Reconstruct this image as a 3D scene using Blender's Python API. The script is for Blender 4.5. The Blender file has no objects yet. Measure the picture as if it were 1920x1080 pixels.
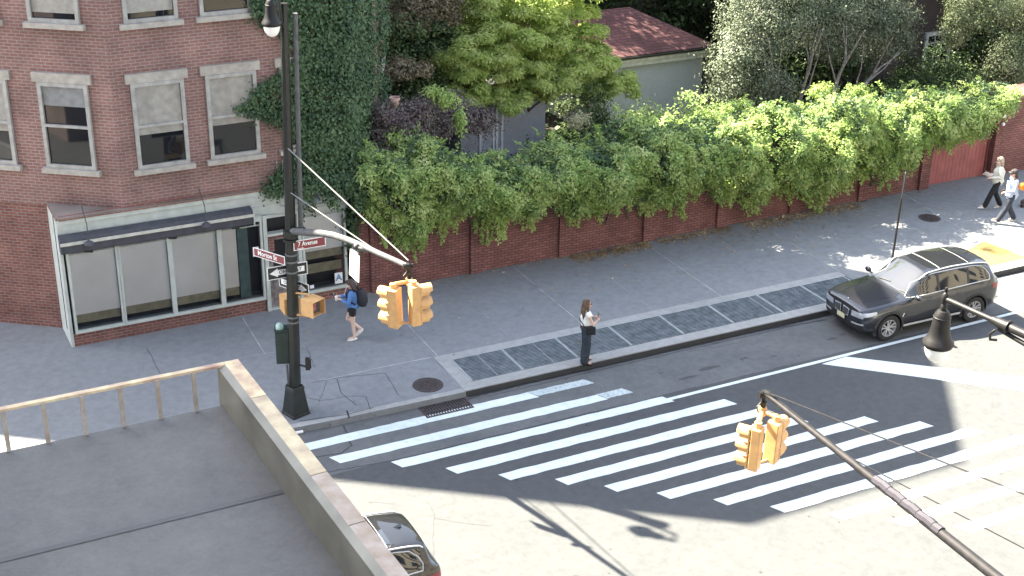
import bpy, bmesh, math, random
import numpy as np
from mathutils import Vector, Matrix
from mathutils.bvhtree import BVHTree
R = math.radians
PI = math.pi
random.seed(7); rng = np.random.default_rng(7)
scene = bpy.context.scene
col = scene.collection

# ------------------------------------------------------------------ camera
F_PX, PITCH, ROLL, YAW, CAM_H = 2658.15, R(24.5715), R(-.88878), R(26.8722), 16.0
_cy, _sy = math.cos(YAW), math.sin(YAW)
_f = np.array([_sy*math.cos(PITCH), _cy*math.cos(PITCH), -math.sin(PITCH)])
_r = np.array([_cy, -_sy, 0.0]); _d = np.cross(_f, _r)
CM = np.array([math.cos(ROLL)*_r+math.sin(ROLL)*_d, -math.sin(ROLL)*_r+math.cos(ROLL)*_d, _f])
cam = bpy.data.cameras.new('camera'); cam_o = bpy.data.objects.new('camera', cam); col.objects.link(cam_o)
m = Matrix.Identity(4)
for i in range(3):
    m[i][0] = CM[0][i]; m[i][1] = -CM[1][i]; m[i][2] = -CM[2][i]
m[2][3] = CAM_H
cam_o.matrix_world = m
cam.sensor_width = 36; cam.lens = F_PX/1920*36; cam.clip_end = 2000; cam.clip_start = .05
scene.camera = cam_o

# ------------------------------------------------------------------ world, sun, exposure
SUN_AZ, SUN_ALT = R(35), R(47)      # azimuth measured from +Y towards -X
world = bpy.data.worlds.new('World'); scene.world = world; world.use_nodes = True
wn = world.node_tree.nodes; wl = world.node_tree.links
sky = wn.new('ShaderNodeTexSky'); sky.sky_type = 'NISHITA'; sky.sun_disc = False
sky.sun_elevation = SUN_ALT; sky.sun_rotation = -SUN_AZ; sky.air_density = 1.0; sky.dust_density = 1.2; sky.ozone_density = .7
hsv = wn.new('ShaderNodeHueSaturation'); hsv.inputs['Saturation'].default_value = .62
wl.new(sky.outputs[0], hsv.inputs['Color']); wl.new(hsv.outputs[0], wn['Background'].inputs[0]); wn['Background'].inputs[1].default_value = .09
sun = bpy.data.lights.new('sun', 'SUN'); sun.energy = 5.0; sun.angle = R(.6); sun.color = (1, .90, .72)
sun_o = bpy.data.objects.new('sun', sun); col.objects.link(sun_o)
sd = Vector((-math.sin(SUN_AZ)*math.cos(SUN_ALT), math.cos(SUN_AZ)*math.cos(SUN_ALT), math.sin(SUN_ALT)))
sun_o.rotation_euler = (-sd).to_track_quat('-Z', 'Y').to_euler()
scene.view_settings.view_transform = 'Standard'; scene.view_settings.look = 'None'
scene.view_settings.exposure = 3.25; scene.view_settings.gamma = 1
scene.view_settings.use_curve_mapping = False
scene.render.engine = 'CYCLES'
scene.cycles.max_bounces = 8; scene.cycles.transparent_max_bounces = 8

# ------------------------------------------------------------------ pixel -> place helpers (photo pixels, 1920 wide)
def ray(x, y): return np.array([x-960, y-540, F_PX]) @ CM
def at(x, y, z=0.0):
    d = ray(x, y); t = (z-CAM_H)/d[2]; return Vector((t*d[0], t*d[1], z))
def atY(x, y, Y):
    d = ray(x, y); t = Y/d[1]; return Vector((t*d[0], Y, CAM_H+t*d[2]))
def at_plane(x, y, P, n):
    d = ray(x, y); o = np.array([0, 0, CAM_H]); n = np.array(n); t = np.dot(np.array(P)-o, n)/np.dot(d, n)
    return Vector(o+t*d)

# ------------------------------------------------------------------ materials
MATS = {}
def nt(name):
    m = bpy.data.materials.new(name); m.use_nodes = True; return m, m.node_tree.nodes, m.node_tree.links, m.node_tree.nodes['Principled BSDF']
def rgb(c): return (*c, 1) if len(c) == 3 else c
def mat(name, c, rough=.6, metal=0, var=.12, scale=6, bump=0, c2=None, coat=0, spec=.5, emit=None, fine=60):
    if name in MATS: return MATS[name]
    m, n, l, b = nt(name)
    b.inputs['Roughness'].default_value = rough; b.inputs['Metallic'].default_value = metal
    b.inputs['Coat Weight'].default_value = coat; b.inputs['Coat Roughness'].default_value = .04
    b.inputs['Specular IOR Level'].default_value = spec
    tc = n.new('ShaderNodeTexCoord'); nz = n.new('ShaderNodeTexNoise'); nz.inputs['Scale'].default_value = scale; nz.inputs['Detail'].default_value = 6
    l.new(tc.outputs['Object'], nz.inputs['Vector'])
    cr = n.new('ShaderNodeValToRGB'); l.new(nz.outputs[0], cr.inputs[0])
    c2 = c2 or tuple(max(0, v*(1-2*var)) for v in c)
    cr.color_ramp.elements[0].position = .3; cr.color_ramp.elements[1].position = .7
    cr.color_ramp.elements[0].color = rgb(c2); cr.color_ramp.elements[1].color = rgb(tuple(min(1, v*(1+var)) for v in c))
    l.new(cr.outputs[0], b.inputs['Base Color'])
    if bump:
        n2 = n.new('ShaderNodeTexNoise'); n2.inputs['Scale'].default_value = fine; n2.inputs['Detail'].default_value = 4
        l.new(tc.outputs['Object'], n2.inputs['Vector'])
        bp = n.new('ShaderNodeBump'); bp.inputs['Strength'].default_value = bump; bp.inputs['Distance'].default_value = .01
        l.new(n2.outputs[0], bp.inputs['Height']); l.new(bp.outputs[0], b.inputs['Normal'])
    if emit:
        b.inputs['Emission Color'].default_value = rgb(emit[0]); b.inputs['Emission Strength'].default_value = emit[1]
    MATS[name] = m; return m
def ground_mat(name, c, dark, light, speck=.35, patch=None, seam=None, spot=.8, wear=None):
    """asphalt / concrete: large blotches, fine grain, small dark spots"""
    m, n, l, b = nt(name); b.inputs['Roughness'].default_value = .85; b.inputs['Specular IOR Level'].default_value = .25
    g = n.new('ShaderNodeNewGeometry')
    def noise(s, d=5, r=.6):
        x = n.new('ShaderNodeTexNoise'); x.inputs['Scale'].default_value = s; x.inputs['Detail'].default_value = d; x.inputs['Roughness'].default_value = r
        l.new(g.outputs['Position'], x.inputs['Vector']); return x.outputs[0]
    def ramp(src, a, ca, bb, cb):
        r = n.new('ShaderNodeValToRGB'); r.color_ramp.elements[0].position = a; r.color_ramp.elements[1].position = bb
        r.color_ramp.elements[0].color = rgb(ca); r.color_ramp.elements[1].color = rgb(cb); l.new(src, r.inputs[0]); return r.outputs[0]
    def mix(fac, a, bb, typ='MIX'):
        x = n.new('ShaderNodeMix'); x.data_type = 'RGBA'; x.blend_type = typ
        if isinstance(fac, (int, float)): x.inputs[0].default_value = fac
        else: l.new(fac, x.inputs[0])
        for s, i in ((a, 6), (bb, 7)):
            if isinstance(s, tuple): x.inputs[i].default_value = rgb(s)
            else: l.new(s, x.inputs[i])
        return x.outputs[2]
    big = ramp(noise(.45, 6, .65), .3, dark, .7, light)
    c0 = mix(.5, big, c)
    if seam:      # second surface beyond a line in Y
        sx = n.new('ShaderNodeSeparateXYZ'); l.new(g.outputs['Position'], sx.inputs[0])
        wob = n.new('ShaderNodeMath'); wob.operation = 'MULTIPLY_ADD'; l.new(noise(1.2, 3), wob.inputs[0]); wob.inputs[1].default_value = .12; l.new(sx.outputs[1], wob.inputs[2])
        gt = n.new('ShaderNodeMath'); gt.operation = 'GREATER_THAN'; l.new(wob.outputs[0], gt.inputs[0]); gt.inputs[1].default_value = seam[0]
        c0 = mix(gt.outputs[0], c0, mix(ramp(noise(.8, 6), .35, (0, 0, 0), .65, (1, 1, 1)), seam[1], seam[2]))
    grain = ramp(noise(55, 3, .8), .25, (1-speck, 1-speck, 1-speck), .75, (1+speck*.5,)*3)
    c1 = mix(1.0, c0, grain, 'MULTIPLY')
    mid = ramp(noise(5, 6, .7), .3, (.84, .84, .85), .6, (1.05, 1.05, 1.05)); c1 = mix(1.0, c1, mid, 'MULTIPLY')
    vo = n.new('ShaderNodeTexVoronoi'); vo.inputs['Scale'].default_value = 1.6; vo.inputs['Randomness'].default_value = 1; l.new(g.outputs['Position'], vo.inputs['Vector'])
    spots = ramp(vo.outputs['Distance'], .035, (.35, .35, .36), .06, (1, 1, 1)); c1 = mix(spot, c1, spots, 'MULTIPLY')
    st = ramp(noise(1.1, 8, .75), .28, (.72, .72, .72), .42, (1, 1, 1)); c1 = mix(.7, c1, st, 'MULTIPLY')
    if wear: c1 = mix(ramp(noise(9, 9, .8), wear[0], (1, 1, 1), wear[0]+.05, (0, 0, 0)), c1, wear[1])
    l.new(c1, b.inputs['Base Color'])
    bp = n.new('ShaderNodeBump'); bp.inputs['Strength'].default_value = .35; bp.inputs['Distance'].default_value = .004
    l.new(noise(90, 3), bp.inputs['Height']); l.new(bp.outputs[0], b.inputs['Normal'])
    MATS[name] = m; return m
def brick_mat(name, c1, c2, mortar, var=.5, scale=1.0):
    m, n, l, b = nt(name); b.inputs['Roughness'].default_value = .85; b.inputs['Specular IOR Level'].default_value = .25
    g = n.new('ShaderNodeNewGeometry'); s = n.new('ShaderNodeSeparateXYZ'); l.new(g.outputs['Position'], s.inputs[0])
    sn = n.new('ShaderNodeSeparateXYZ'); l.new(g.outputs['True Normal'], sn.inputs[0])       # run along the wall: y*nx - x*ny
    m1 = n.new('ShaderNodeMath'); m1.operation = 'MULTIPLY'; l.new(s.outputs[0], m1.inputs[0]); l.new(sn.outputs[1], m1.inputs[1])
    m2 = n.new('ShaderNodeMath'); m2.operation = 'MULTIPLY'; l.new(s.outputs[1], m2.inputs[0]); l.new(sn.outputs[0], m2.inputs[1])
    a = n.new('ShaderNodeMath'); a.operation = 'SUBTRACT'; l.new(m2.outputs[0], a.inputs[0]); l.new(m1.outputs[0], a.inputs[1])
    cx = n.new('ShaderNodeCombineXYZ'); l.new(a.outputs[0], cx.inputs[0]); l.new(s.outputs[2], cx.inputs[1])
    br = n.new('ShaderNodeTexBrick'); l.new(cx.outputs[0], br.inputs['Vector']); br.inputs['Scale'].default_value = scale
    br.inputs['Brick Width'].default_value = .215; br.inputs['Row Height'].default_value = .078; br.inputs['Mortar Size'].default_value = .011
    br.inputs['Color1'].default_value = rgb(c1); br.inputs['Color2'].default_value = rgb(c2); br.inputs['Mortar'].default_value = rgb(mortar)
    nz = n.new('ShaderNodeTexNoise'); nz.inputs['Scale'].default_value = 1.3; nz.inputs['Detail'].default_value = 7; l.new(g.outputs['Position'], nz.inputs['Vector'])
    cr = n.new('ShaderNodeValToRGB'); cr.color_ramp.elements[0].position = .3; cr.color_ramp.elements[1].position = .7
    cr.color_ramp.elements[0].color = (1-var, 1-var, 1-var, 1); cr.color_ramp.elements[1].color = (1.15, 1.12, 1.1, 1); l.new(nz.outputs[0], cr.inputs[0])
    mx = n.new('ShaderNodeMix'); mx.data_type = 'RGBA'; mx.blend_type = 'MULTIPLY'; mx.inputs[0].default_value = 1
    l.new(br.outputs[0], mx.inputs[6]); l.new(cr.outputs[0], mx.inputs[7]); l.new(mx.outputs[2], b.inputs['Base Color'])
    bp = n.new('ShaderNodeBump'); bp.inputs['Strength'].default_value = .6; bp.inputs['Distance'].default_value = .008; bp.invert = True
    l.new(br.outputs['Fac'], bp.inputs['Height']); l.new(bp.outputs[0], b.inputs['Normal'])
    MATS[name] = m; return m
def leaf_mat(name, cols, trans=.35, rough=.5, scale=1.1):
    """leaf colours vary per leaf and from clump to clump"""
    m, n, l, b = nt(name); b.inputs['Roughness'].default_value = rough; b.inputs['Specular IOR Level'].default_value = .18
    g = n.new('ShaderNodeNewGeometry'); nz = n.new('ShaderNodeTexNoise'); nz.inputs['Scale'].default_value = scale; nz.inputs['Detail'].default_value = 3
    l.new(g.outputs['Position'], nz.inputs['Vector'])
    ad = n.new('ShaderNodeMath'); ad.operation = 'MULTIPLY_ADD'; l.new(g.outputs['Random Per Island'], ad.inputs[0]); ad.inputs[1].default_value = .55
    sb = n.new('ShaderNodeMath'); sb.operation = 'MULTIPLY_ADD'; l.new(nz.outputs[0], sb.inputs[0]); sb.inputs[1].default_value = 1.5; sb.inputs[2].default_value = -.52
    l.new(sb.outputs[0], ad.inputs[2])
    cr = n.new('ShaderNodeValToRGB'); l.new(ad.outputs[0], cr.inputs[0])
    k = len(cols)
    while len(cr.color_ramp.elements) < k: cr.color_ramp.elements.new(.5)
    for i, c in enumerate(cols):
        cr.color_ramp.elements[i].position = i/(k-1); cr.color_ramp.elements[i].color = rgb(c)
    l.new(cr.outputs[0], b.inputs['Base Color'])
    tr = n.new('ShaderNodeBsdfTranslucent'); l.new(cr.outputs[0], tr.inputs[0])
    ms = n.new('ShaderNodeMixShader'); ms.inputs[0].default_value = trans
    l.new(b.outputs[0], ms.inputs[1]); l.new(tr.outputs[0], ms.inputs[2]); l.new(ms.outputs[0], n['Material Output'].inputs[0])
    MATS[name] = m; return m

asphalt = ground_mat('asphalt', (.074, .079, .082), (.063, .068, .071), (.089, .093, .095), seam=(24.42, (.108, .113, .117), (.134, .14, .141)))
walk = ground_mat('sidewalk_tinted_concrete', (.20, .21, .217), (.182, .192, .20), (.218, .227, .233), speck=.13, spot=.45)
bluestone = ground_mat('bluestone_flags', (.19, .202, .212), (.165, .178, .192), (.225, .236, .24), speck=.15, spot=.4)
kerbm = ground_mat('kerb_concrete', (.31, .315, .305), (.24, .245, .24), (.37, .37, .36), speck=.25)
earth = ground_mat('garden_soil', (.05, .045, .035), (.03, .03, .02), (.07, .06, .05))
tactile = ground_mat('yellow_ramp_surface', (.20, .14, .05), (.16, .11, .04), (.24, .175, .07), speck=.2)
paint_w = ground_mat('road_paint', (.60, .67, .675), (.50, .57, .575), (.68, .735, .74), speck=.18, spot=.5, wear=(.31, (.22, .235, .24)))
paint_old = ground_mat('worn_road_paint', (.45, .52, .52), (.33, .4, .4), (.55, .6, .6), speck=.3, wear=(.40, (.15, .16, .165)))
crackm = mat('crack_tar', (.045, .046, .048), .9)
joint = mat('pale_joint_filler', (.36, .37, .37), .9, scale=3, var=.25)
brick_wall = brick_mat('maroon_brick', (.25, .115, .10), (.18, .08, .07), (.085, .05, .05), .3)
brick_bld = brick_mat('red_brick', (.24, .10, .08), (.17, .065, .055), (.22, .19, .17), .35)
brick_up = brick_mat('weathered_red_brick', (.25, .135, .12), (.20, .105, .09), (.27, .235, .22), .3)
brick_grey = brick_mat('greyish_pink_brick', (.26, .2, .19), (.20, .15, .145), (.3, .28, .27), .3)
frame_m = mat('pale_green_grey_paint', (.45, .49, .46), .6, var=.08, scale=4)
shade_m = mat('roller_shade_fabric', (.86, .86, .86), .9, var=.04, scale=1.5)
plinth_m = mat('olive_painted_board', (.33, .31, .22), .8, var=.15)
dark_in = mat('dark_interior', (.012, .014, .02), .6)
teal = mat('teal_painted_panel', (.10, .17, .185), .6)
awn = mat('charcoal_awning_fabric', (.055, .058, .07), .8, var=.15)
awn_l = mat('pale_awning_bar', (.5, .5, .44), .5)
steel = mat('galvanised_steel', (.085, .087, .09), .6, .1, var=.15, scale=10)
dsteel = mat('dark_bronze_steel', (.012, .0115, .012), .5, 0, var=.2, scale=10, spec=.3)
blackp = mat('black_green_pole_paint', (.013, .017, .016), .38, .1, var=.2, scale=5)
blackm = mat('black_plastic', (.012, .012, .013), .5)
boxgreen = mat('dark_green_cabinet_paint', (.014, .03, .026), .45, var=.15)
mint = mat('mint_dome_paint', (.36, .52, .47), .5)
yel = mat('signal_yellow_paint', (.58, .335, .135), .5, var=.08, scale=8)
lens_d = mat('dark_signal_lens', (.03, .02, .02), .2)
maroon = mat('maroon_sign_sheeting', (.20, .035, .04), .45, var=.05)
signblack = mat('black_sign_sheeting', (.015, .016, .018), .4, var=.05)
white = mat('white_sign_sheeting', (.80, .81, .80), .5, var=.03)
grey_l = mat('grey_signal_lens', (.09, .09, .10), .35)
handred = mat('dim_red_hand', (.40, .12, .10), .5)
ironm = mat('rusty_cast_iron', (.07, .055, .055), .7, .3, var=.35, scale=25, bump=.6, fine=30)
grate_m = mat('grating_steel', (.19, .225, .25), .55, .3, var=.2, scale=5)
pit = mat('vent_pit_dark', (.012, .015, .018), .9)
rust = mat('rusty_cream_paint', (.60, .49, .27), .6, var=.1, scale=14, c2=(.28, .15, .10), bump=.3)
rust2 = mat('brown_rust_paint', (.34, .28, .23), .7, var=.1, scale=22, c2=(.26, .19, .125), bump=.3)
roofm = ground_mat('grey_roof_membrane', (.14, .134, .124), (.09, .088, .085), (.20, .19, .17), speck=.15)
barkm = mat('bark', (.11, .095, .08), .9, var=.3, scale=14, bump=.8, fine=25)
bark_p = mat('pale_bark', (.24, .225, .20), .9, var=.3, scale=14, bump=.8, fine=25)
paper = mat('white_paper', (.72, .72, .75), .8, var=.03)

# ------------------------------------------------------------------ mesh builder
class MB:
    def __init__(s, T=None): s.v = []; s.f = []; s.mi = []; s.cur = 0; s.T = T
    def add(s, vs, fs):
        o = len(s.v)
        for p in vs:
            p = Vector(p); s.v.append(s.T @ p if s.T else p)
        for f in fs: s.f.append([o+i for i in f]); s.mi.append(s.cur)
        return s
    def box(s, x0, x1, y0, y1, z0, z1):
        return s.add([(x0,y0,z0),(x1,y0,z0),(x1,y1,z0),(x0,y1,z0),(x0,y0,z1),(x1,y0,z1),(x1,y1,z1),(x0,y1,z1)],
                     [(3,2,1,0),(4,5,6,7),(0,1,5,4),(1,2,6,5),(2,3,7,6),(3,0,4,7)])
    def obox(s, c, ux, uy, hx, hy, hz):     # oriented box: centre, unit axes ux, uy, half sizes
        c = Vector(c); ux = Vector(ux).normalized(); uy = Vector(uy).normalized(); uz = ux.cross(uy)
        P = [c+ux*hx*a+uy*hy*b+uz*hz*d for d in (-1,1) for (a,b) in ((-1,-1),(1,-1),(1,1),(-1,1))]
        return s.add(P, [(3,2,1,0),(4,5,6,7),(0,1,5,4),(1,2,6,5),(2,3,7,6),(3,0,4,7)])
    def tube(s, pts, rad, n=10, cap=True, sx=1):
        pts = [Vector(p) for p in pts]; k = len(pts)
        rad = rad if isinstance(rad, (list, tuple)) else [rad]*k
        up = None; rings = []
        for i, p in enumerate(pts):
            t = (pts[min(i+1,k-1)]-pts[max(i-1,0)]).normalized()
            if up is None:
                up = Vector((0,0,1)) if abs(t.z) < .9 else Vector((0,1,0))
            a = t.cross(up).normalized(); b = a.cross(t).normalized(); up = b
            rings.append([p+(a*math.cos(2*PI*j/n)*sx+b*math.sin(2*PI*j/n))*rad[i] for j in range(n)])
        vs = [q for r in rings for q in r]; fs = []
        for i in range(k-1):
            for j in range(n):
                fs.append((i*n+j, i*n+(j+1)%n, (i+1)*n+(j+1)%n, (i+1)*n+j))
        if cap: fs += [tuple(range(n))[::-1], tuple(range((k-1)*n, k*n))]
        return s.add(vs, fs)
    def lathe(s, prof, c=(0,0,0), ax=(0,0,1), n=24, a0=0, a1=2*PI):
        c = Vector(c); q = Vector((0,0,1)).rotation_difference(Vector(ax).normalized()).to_matrix(); full = abs(a1-a0-2*PI) < 1e-6
        m_ = n if full else n+1; vs = []
        for (r, h) in prof:
            for j in range(m_):
                a = a0+(a1-a0)*j/n; vs.append(c+q@Vector((r*math.cos(a), r*math.sin(a), h)))
        fs = []
        for i in range(len(prof)-1):
            for j in range(n):
                fs.append((i*m_+j, i*m_+(j+1)%m_, (i+1)*m_+(j+1)%m_, (i+1)*m_+j))
        return s.add(vs, fs)
    def disc(s, c, ax, r, n=24):
        c = Vector(c); q = Vector((0,0,1)).rotation_difference(Vector(ax).normalized()).to_matrix()
        return s.add([c+q@Vector((r*math.cos(2*PI*j/n), r*math.sin(2*PI*j/n), 0)) for j in range(n)], [tuple(range(n))])
    def sph(s, c, r, n=12, sc=(1,1,1)):
        pr = []; c = Vector(c); vs = []; fs = []; k = n//2
        for i in range(k+1):
            t = PI*i/k
            for j in range(n): vs.append(c+Vector((r*math.sin(t)*math.cos(2*PI*j/n)*sc[0], r*math.sin(t)*math.sin(2*PI*j/n)*sc[1], r*math.cos(t)*sc[2])))
        for i in range(k):
            for j in range(n): fs.append((i*n+j, (i+1)*n+j, (i+1)*n+(j+1)%n, i*n+(j+1)%n))
        return s.add(vs, fs)
    def prism(s, poly, z0, z1):
        k = len(poly)
        return s.add([(x,y,z0) for x,y in poly]+[(x,y,z1) for x,y in poly],
                     [tuple(range(k))[::-1], tuple(range(k,2*k))]+[(i,(i+1)%k,k+(i+1)%k,k+i) for i in range(k)])
    def quad(s, a, b, c, d): return s.add([a,b,c,d], [(0,1,2,3)])
    def build(s, name, mats, parent=None, smooth=None, bevel=0):
        me = bpy.data.meshes.new(name); me.from_pydata([tuple(v) for v in s.v], [], s.f)
        for mm in (mats if isinstance(mats, (list, tuple)) else [mats]): me.materials.append(mm)
        me.polygons.foreach_set('material_index', s.mi)
        me.validate(); me.update()
        bm = bmesh.new(); bm.from_mesh(me); bmesh.ops.remove_doubles(bm, verts=bm.verts, dist=1e-5)
        bmesh.ops.recalc_face_normals(bm, faces=bm.faces); bm.to_mesh(me); bm.free()
        if smooth is not None:
            me.shade_smooth(); me.set_sharp_from_angle(angle=R(smooth))
        o = bpy.data.objects.new(name, me); col.objects.link(o)
        if bevel:
            b = o.modifiers.new('bevel', 'BEVEL'); b.width = bevel; b.segments = 2; b.limit_method = 'ANGLE'
        if parent: o.parent = parent; o.matrix_parent_inverse = parent.matrix_world.inverted()
        return o
def flat(name, poly, z, mats, **k):
    mb = MB(); mb.add([(x,y,z) for x,y in poly], [tuple(range(len(poly)))]); return mb.build(name, mats, **k)
def tag(o, label=None, cat=None, group=None, kind=None):
    for k, v in (('label', label), ('category', cat), ('group', group), ('kind', kind)):
        if v: o[k] = v
    return o
def thing(name, label, cat, loc=(0,0,0), rz=0, group=None):
    o = bpy.data.objects.new(name, None); col.objects.link(o); o.empty_display_size = .2
    o.location = loc; o.rotation_euler = (0,0,rz); bpy.context.view_layer.update()
    return tag(o, label, cat, group)
def struct(o): o['kind'] = 'structure'; return o
def copy_tree(o, parent=None):
    c = o.copy(); col.objects.link(c)
    if parent: c.parent = parent
    for ch in list(o.children): copy_tree(ch, c)
    return c
def text_mesh(txt, size, bold=.0):
    cu = bpy.data.curves.new('txt', 'FONT'); cu.body = txt; cu.size = size; cu.align_x = 'CENTER'; cu.align_y = 'CENTER'; cu.offset = bold; cu.resolution_u = 3
    o = bpy.data.objects.new('txt', cu); col.objects.link(o)
    dg = bpy.context.evaluated_depsgraph_get(); me = bpy.data.meshes.new_from_object(o.evaluated_get(dg))
    V = [v.co.copy() for v in me.vertices]; Fc = [tuple(p.vertices) for p in me.polygons]
    bpy.data.objects.remove(o); bpy.data.curves.remove(cu); return V, Fc
def put_text(mb, txt, size, c, ux, uy, bold=0, sx=1.0, off=0.0):
    V, Fc = text_mesh(txt, size, bold); c = Vector(c); ux = Vector(ux).normalized(); uy = Vector(uy).normalized(); nn = ux.cross(uy)
    mb.add([c+ux*v.x*sx+uy*v.y+nn*off for v in V], Fc)
def modified(o, keep=False):
    dg = bpy.context.evaluated_depsgraph_get(); dg.update()
    me = bpy.data.meshes.new_from_object(o.evaluated_get(dg)); return me

# ================================================================== GROUND AND ROAD
KY = 26.25      # kerb line
struct(flat('ground', [(-300,-200),(400,-200),(400,500),(-300,500)], -.03, earth))
struct(flat('road', [(-60,6.2),(120,6.2),(120,KY+.3),(5.2,KY+1),(-8,38),(-60,70)], 0, asphalt))
def walk_poly():
    # kerb edge: straight, then bends back to the side street
    return [(-12.0,28.0),(3.0,26.75),(6.2,26.42),(7.6,26.32),(9.0,26.24),(12.1,26.20),(12.12,KY),(90,KY),(90,31.9),(90,60),(-8,60)]
wp = walk_poly()
mb = MB(); mb.prism(wp, -.02, .15); struct(mb.build('sidewalk', walk))
# kerb stones
def strip(pts, w, z, mbx, side=1):
    pts = [Vector((p[0],p[1],0)) for p in pts]; L=[];Rr=[]
    for i,p in enumerate(pts):
        t = (pts[min(i+1,len(pts)-1)]-pts[max(i-1,0)]).normalized(); nn = Vector((-t.y,t.x,0))
        L.append((p.x+nn.x*w*max(side,0)+nn.x*w*(.5 if side==0 else 0), p.y+nn.y*w*max(side,0)+nn.y*w*(.5 if side==0 else 0), z))
        Rr.append((p.x-nn.x*w*(.5 if side==0 else 0), p.y-nn.y*w*(.5 if side==0 else 0), z))
    k=len(pts); mbx.add(L+Rr, [(k+i,k+i+1,i+1,i) for i in range(k-1)])
mb = MB(); strip(wp[:6], .18, .154, mb); struct(mb.build('kerb', kerbm))
mb = MB(); mb.box(12.12, 90, KY-.012, KY+.34, -.02, .156); struct(mb.build('kerb_straight', kerbm))
mb = MB(); mb.box(12.14, 90, KY-.022, KY-.013, -.01, .132); struct(mb.build('kerb_dark_face', mat('kerb_dark_face',(.035,.036,.038),.6)))  # dark plate along the road side of the kerb
# concrete frame round the gratings
mb = MB()
mb.box(12.12, 12.46, KY+.34, 28.1, .10, .1545); mb.box(12.46, 24.4, 27.78, 28.1, .10, .1545)
struct(mb.build('grating_surround', kerbm))
mb = MB(); mb.box(12.46, 24.4, KY+.34, 27.78, .150, .1515); struct(mb.build('vent_pit', pit))
# open gratings, each panel a thing
GX = [12.46, 13.81, 15.3, 16.83, 18.35, 19.86, 21.4, 22.85, 24.33]
words = ['leftmost, beside the manhole cover', 'second from the left end', 'under the standing woman', 'just right of the standing woman', 'fifth from the left end', 'sixth from the left end', 'next to the last before the car', 'at the end beside the parked car']
for i in range(8):
    x0, x1 = GX[i]+.03, GX[i+1]-.03; y0, y1 = KY+.35, 27.77
    t = thing('sidewalk_grating', 'steel ventilation grating in the sidewalk, '+words[i], 'grating', ((x0+x1)/2, y0, .15), group='steel gratings in a row along the kerb')
    mb = MB()
    n = 17
    for k in range(n+1):
        y = y0+.02+(y1-y0-.04)*k/n; mb.box(x0, x1, y-.013, y+.013, .153, .164)
    for k in range(27):
        x = x0+(x1-x0)*k/26; mb.box(x-.004, x+.004, y0, y1, .153, .161)
    mb.build('bars', grate_m, t)
    for x in [x0-.015, x1+.015]+([(x0+x1)/2+.1*i] if i in (0,1,5) else []):
        mb = MB(); w_ = .02 if x < x0 or x > x1 else .008; mb.box(x-w_, x+w_, y0, y1, .1535, .166)
        mb.build('frame_bar', mat('pale_steel', (.30,.33,.33), .6), t)
# joints and cracks
mb = MB()
z = .1545
for a, b in (((16.33,32.2),(16.31,28.1)), ((12.28,32.2),(12.25,28.1)), ((20.55,32.2),(20.5,28.1)), ((24.45,32.2),(24.45,28.1)), ((30.2,32.2),(29.66,28.1)), ((8.6,32.2),(8.5,30.0))):
    strip([a,b], .022, z, mb, 0)
strip([(12.12,28.12),(11.2,28.14),(10.6,28.15),(9.1,28.1)], .025, z, mb, 0)
strip([(28.2,28.15),(40,28.2)], .02, z, mb, 0); strip([(4,29.8),(7,29.9),(8.2,30.05),(9.2,29.9)], .018, z, mb, 0)
strip([(12.12,28.12),(12.12,26.3)], .02, z, mb, 0); strip([(18.4,32.2),(18.4,28.1)], .008, z, mb, 0); strip([(14.3,32.2),(14.3,28.1)], .006, z, mb, 0)
struct(mb.build('pavement_joints', joint))
struct(flat('bluestone_corner', [(7.2,26.63),(9.0,26.42),(12.1,26.38),(12.1,28.1),(9.1,28.08),(8.2,27.7),(7.6,27.4)], .1535, bluestone))
def crack(pts, w, z, mbx, wob=.03, seed=0):
    rr = random.Random(seed); out=[]
    for a,b in zip(pts[:-1],pts[1:]):
        n=max(2,int(math.dist(a,b)/.12))
        for k in range(n):
            t=k/n; out.append((a[0]+(b[0]-a[0])*t+rr.uniform(-wob,wob), a[1]+(b[1]-a[1])*t+rr.uniform(-wob,wob)))
    out.append(pts[-1]); strip(out, w, z, mbx, 0)
def px(pts, z): return [tuple(at(x,y,z)[:2]) for x,y in pts]
mb = MB()
for i,(pts,w) in enumerate([
    ([(583,718),(640,708),(722,700)],.012), ([(632,712),(640,738),(668,760)],.016), ([(575,745),(600,752),(668,742),(690,745)],.012),
    ([(686,745),(695,768)],.014), ([(613,715),(596,760)],.008), ([(722,700),(748,742)],.012), ([(560,790),(648,778),(700,765)],.02),
    ([(650,770),(655,785)],.04), ([(275,652),(285,670),(300,700)],.011), ([(575,650),(590,690)],.01), ([(1012,541),(960,520)],.008)]):
    crack(px(pts,.15), w, .158, mb, .012, i)
struct(mb.build('pavement_cracks', crackm))
mb = MB()
for i,(pts,w) in enumerate([
    ([(615,885),(760,860),(900,825),(1100,775),(1250,752),(1350,726)],.03), ([(645,798),(652,818),(658,836),(640,850),(590,858)],.04),
    ([(1240,752),(1500,688),(1700,640)],.025), ([(868,752),(900,742),(1100,690),(1300,640),(1550,600)],.05), ([(800,940),(815,965),(812,1000),(815,1060)],.012),
    ([(815,972),(860,980),(920,987)],.01), ([(690,942),(740,945)],.01), ([(590,905),(700,900)],.008), ([(1290,660),(1400,640)],.012)]):
    crack(px(pts,0), w, .0035, mb, .015, 50+i)
struct(mb.build('road_cracks', crackm))
mb = MB(); crack([(12.2,26.20),(16,26.19),(20,26.2),(24,26.18),(40,26.2)],.06,.005,mb,.012,91); crack([(12.3,26.02),(15,26.06),(19,26.08),(24,26.04)],.02,.005,mb,.01,92); struct(mb.build('gutter_seam_shade', mat('gutter_tar_shade',(.02,.021,.023),.6)))  # asphalt seam, its black also painting the shadow line under the kerb
mb = MB()
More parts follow.
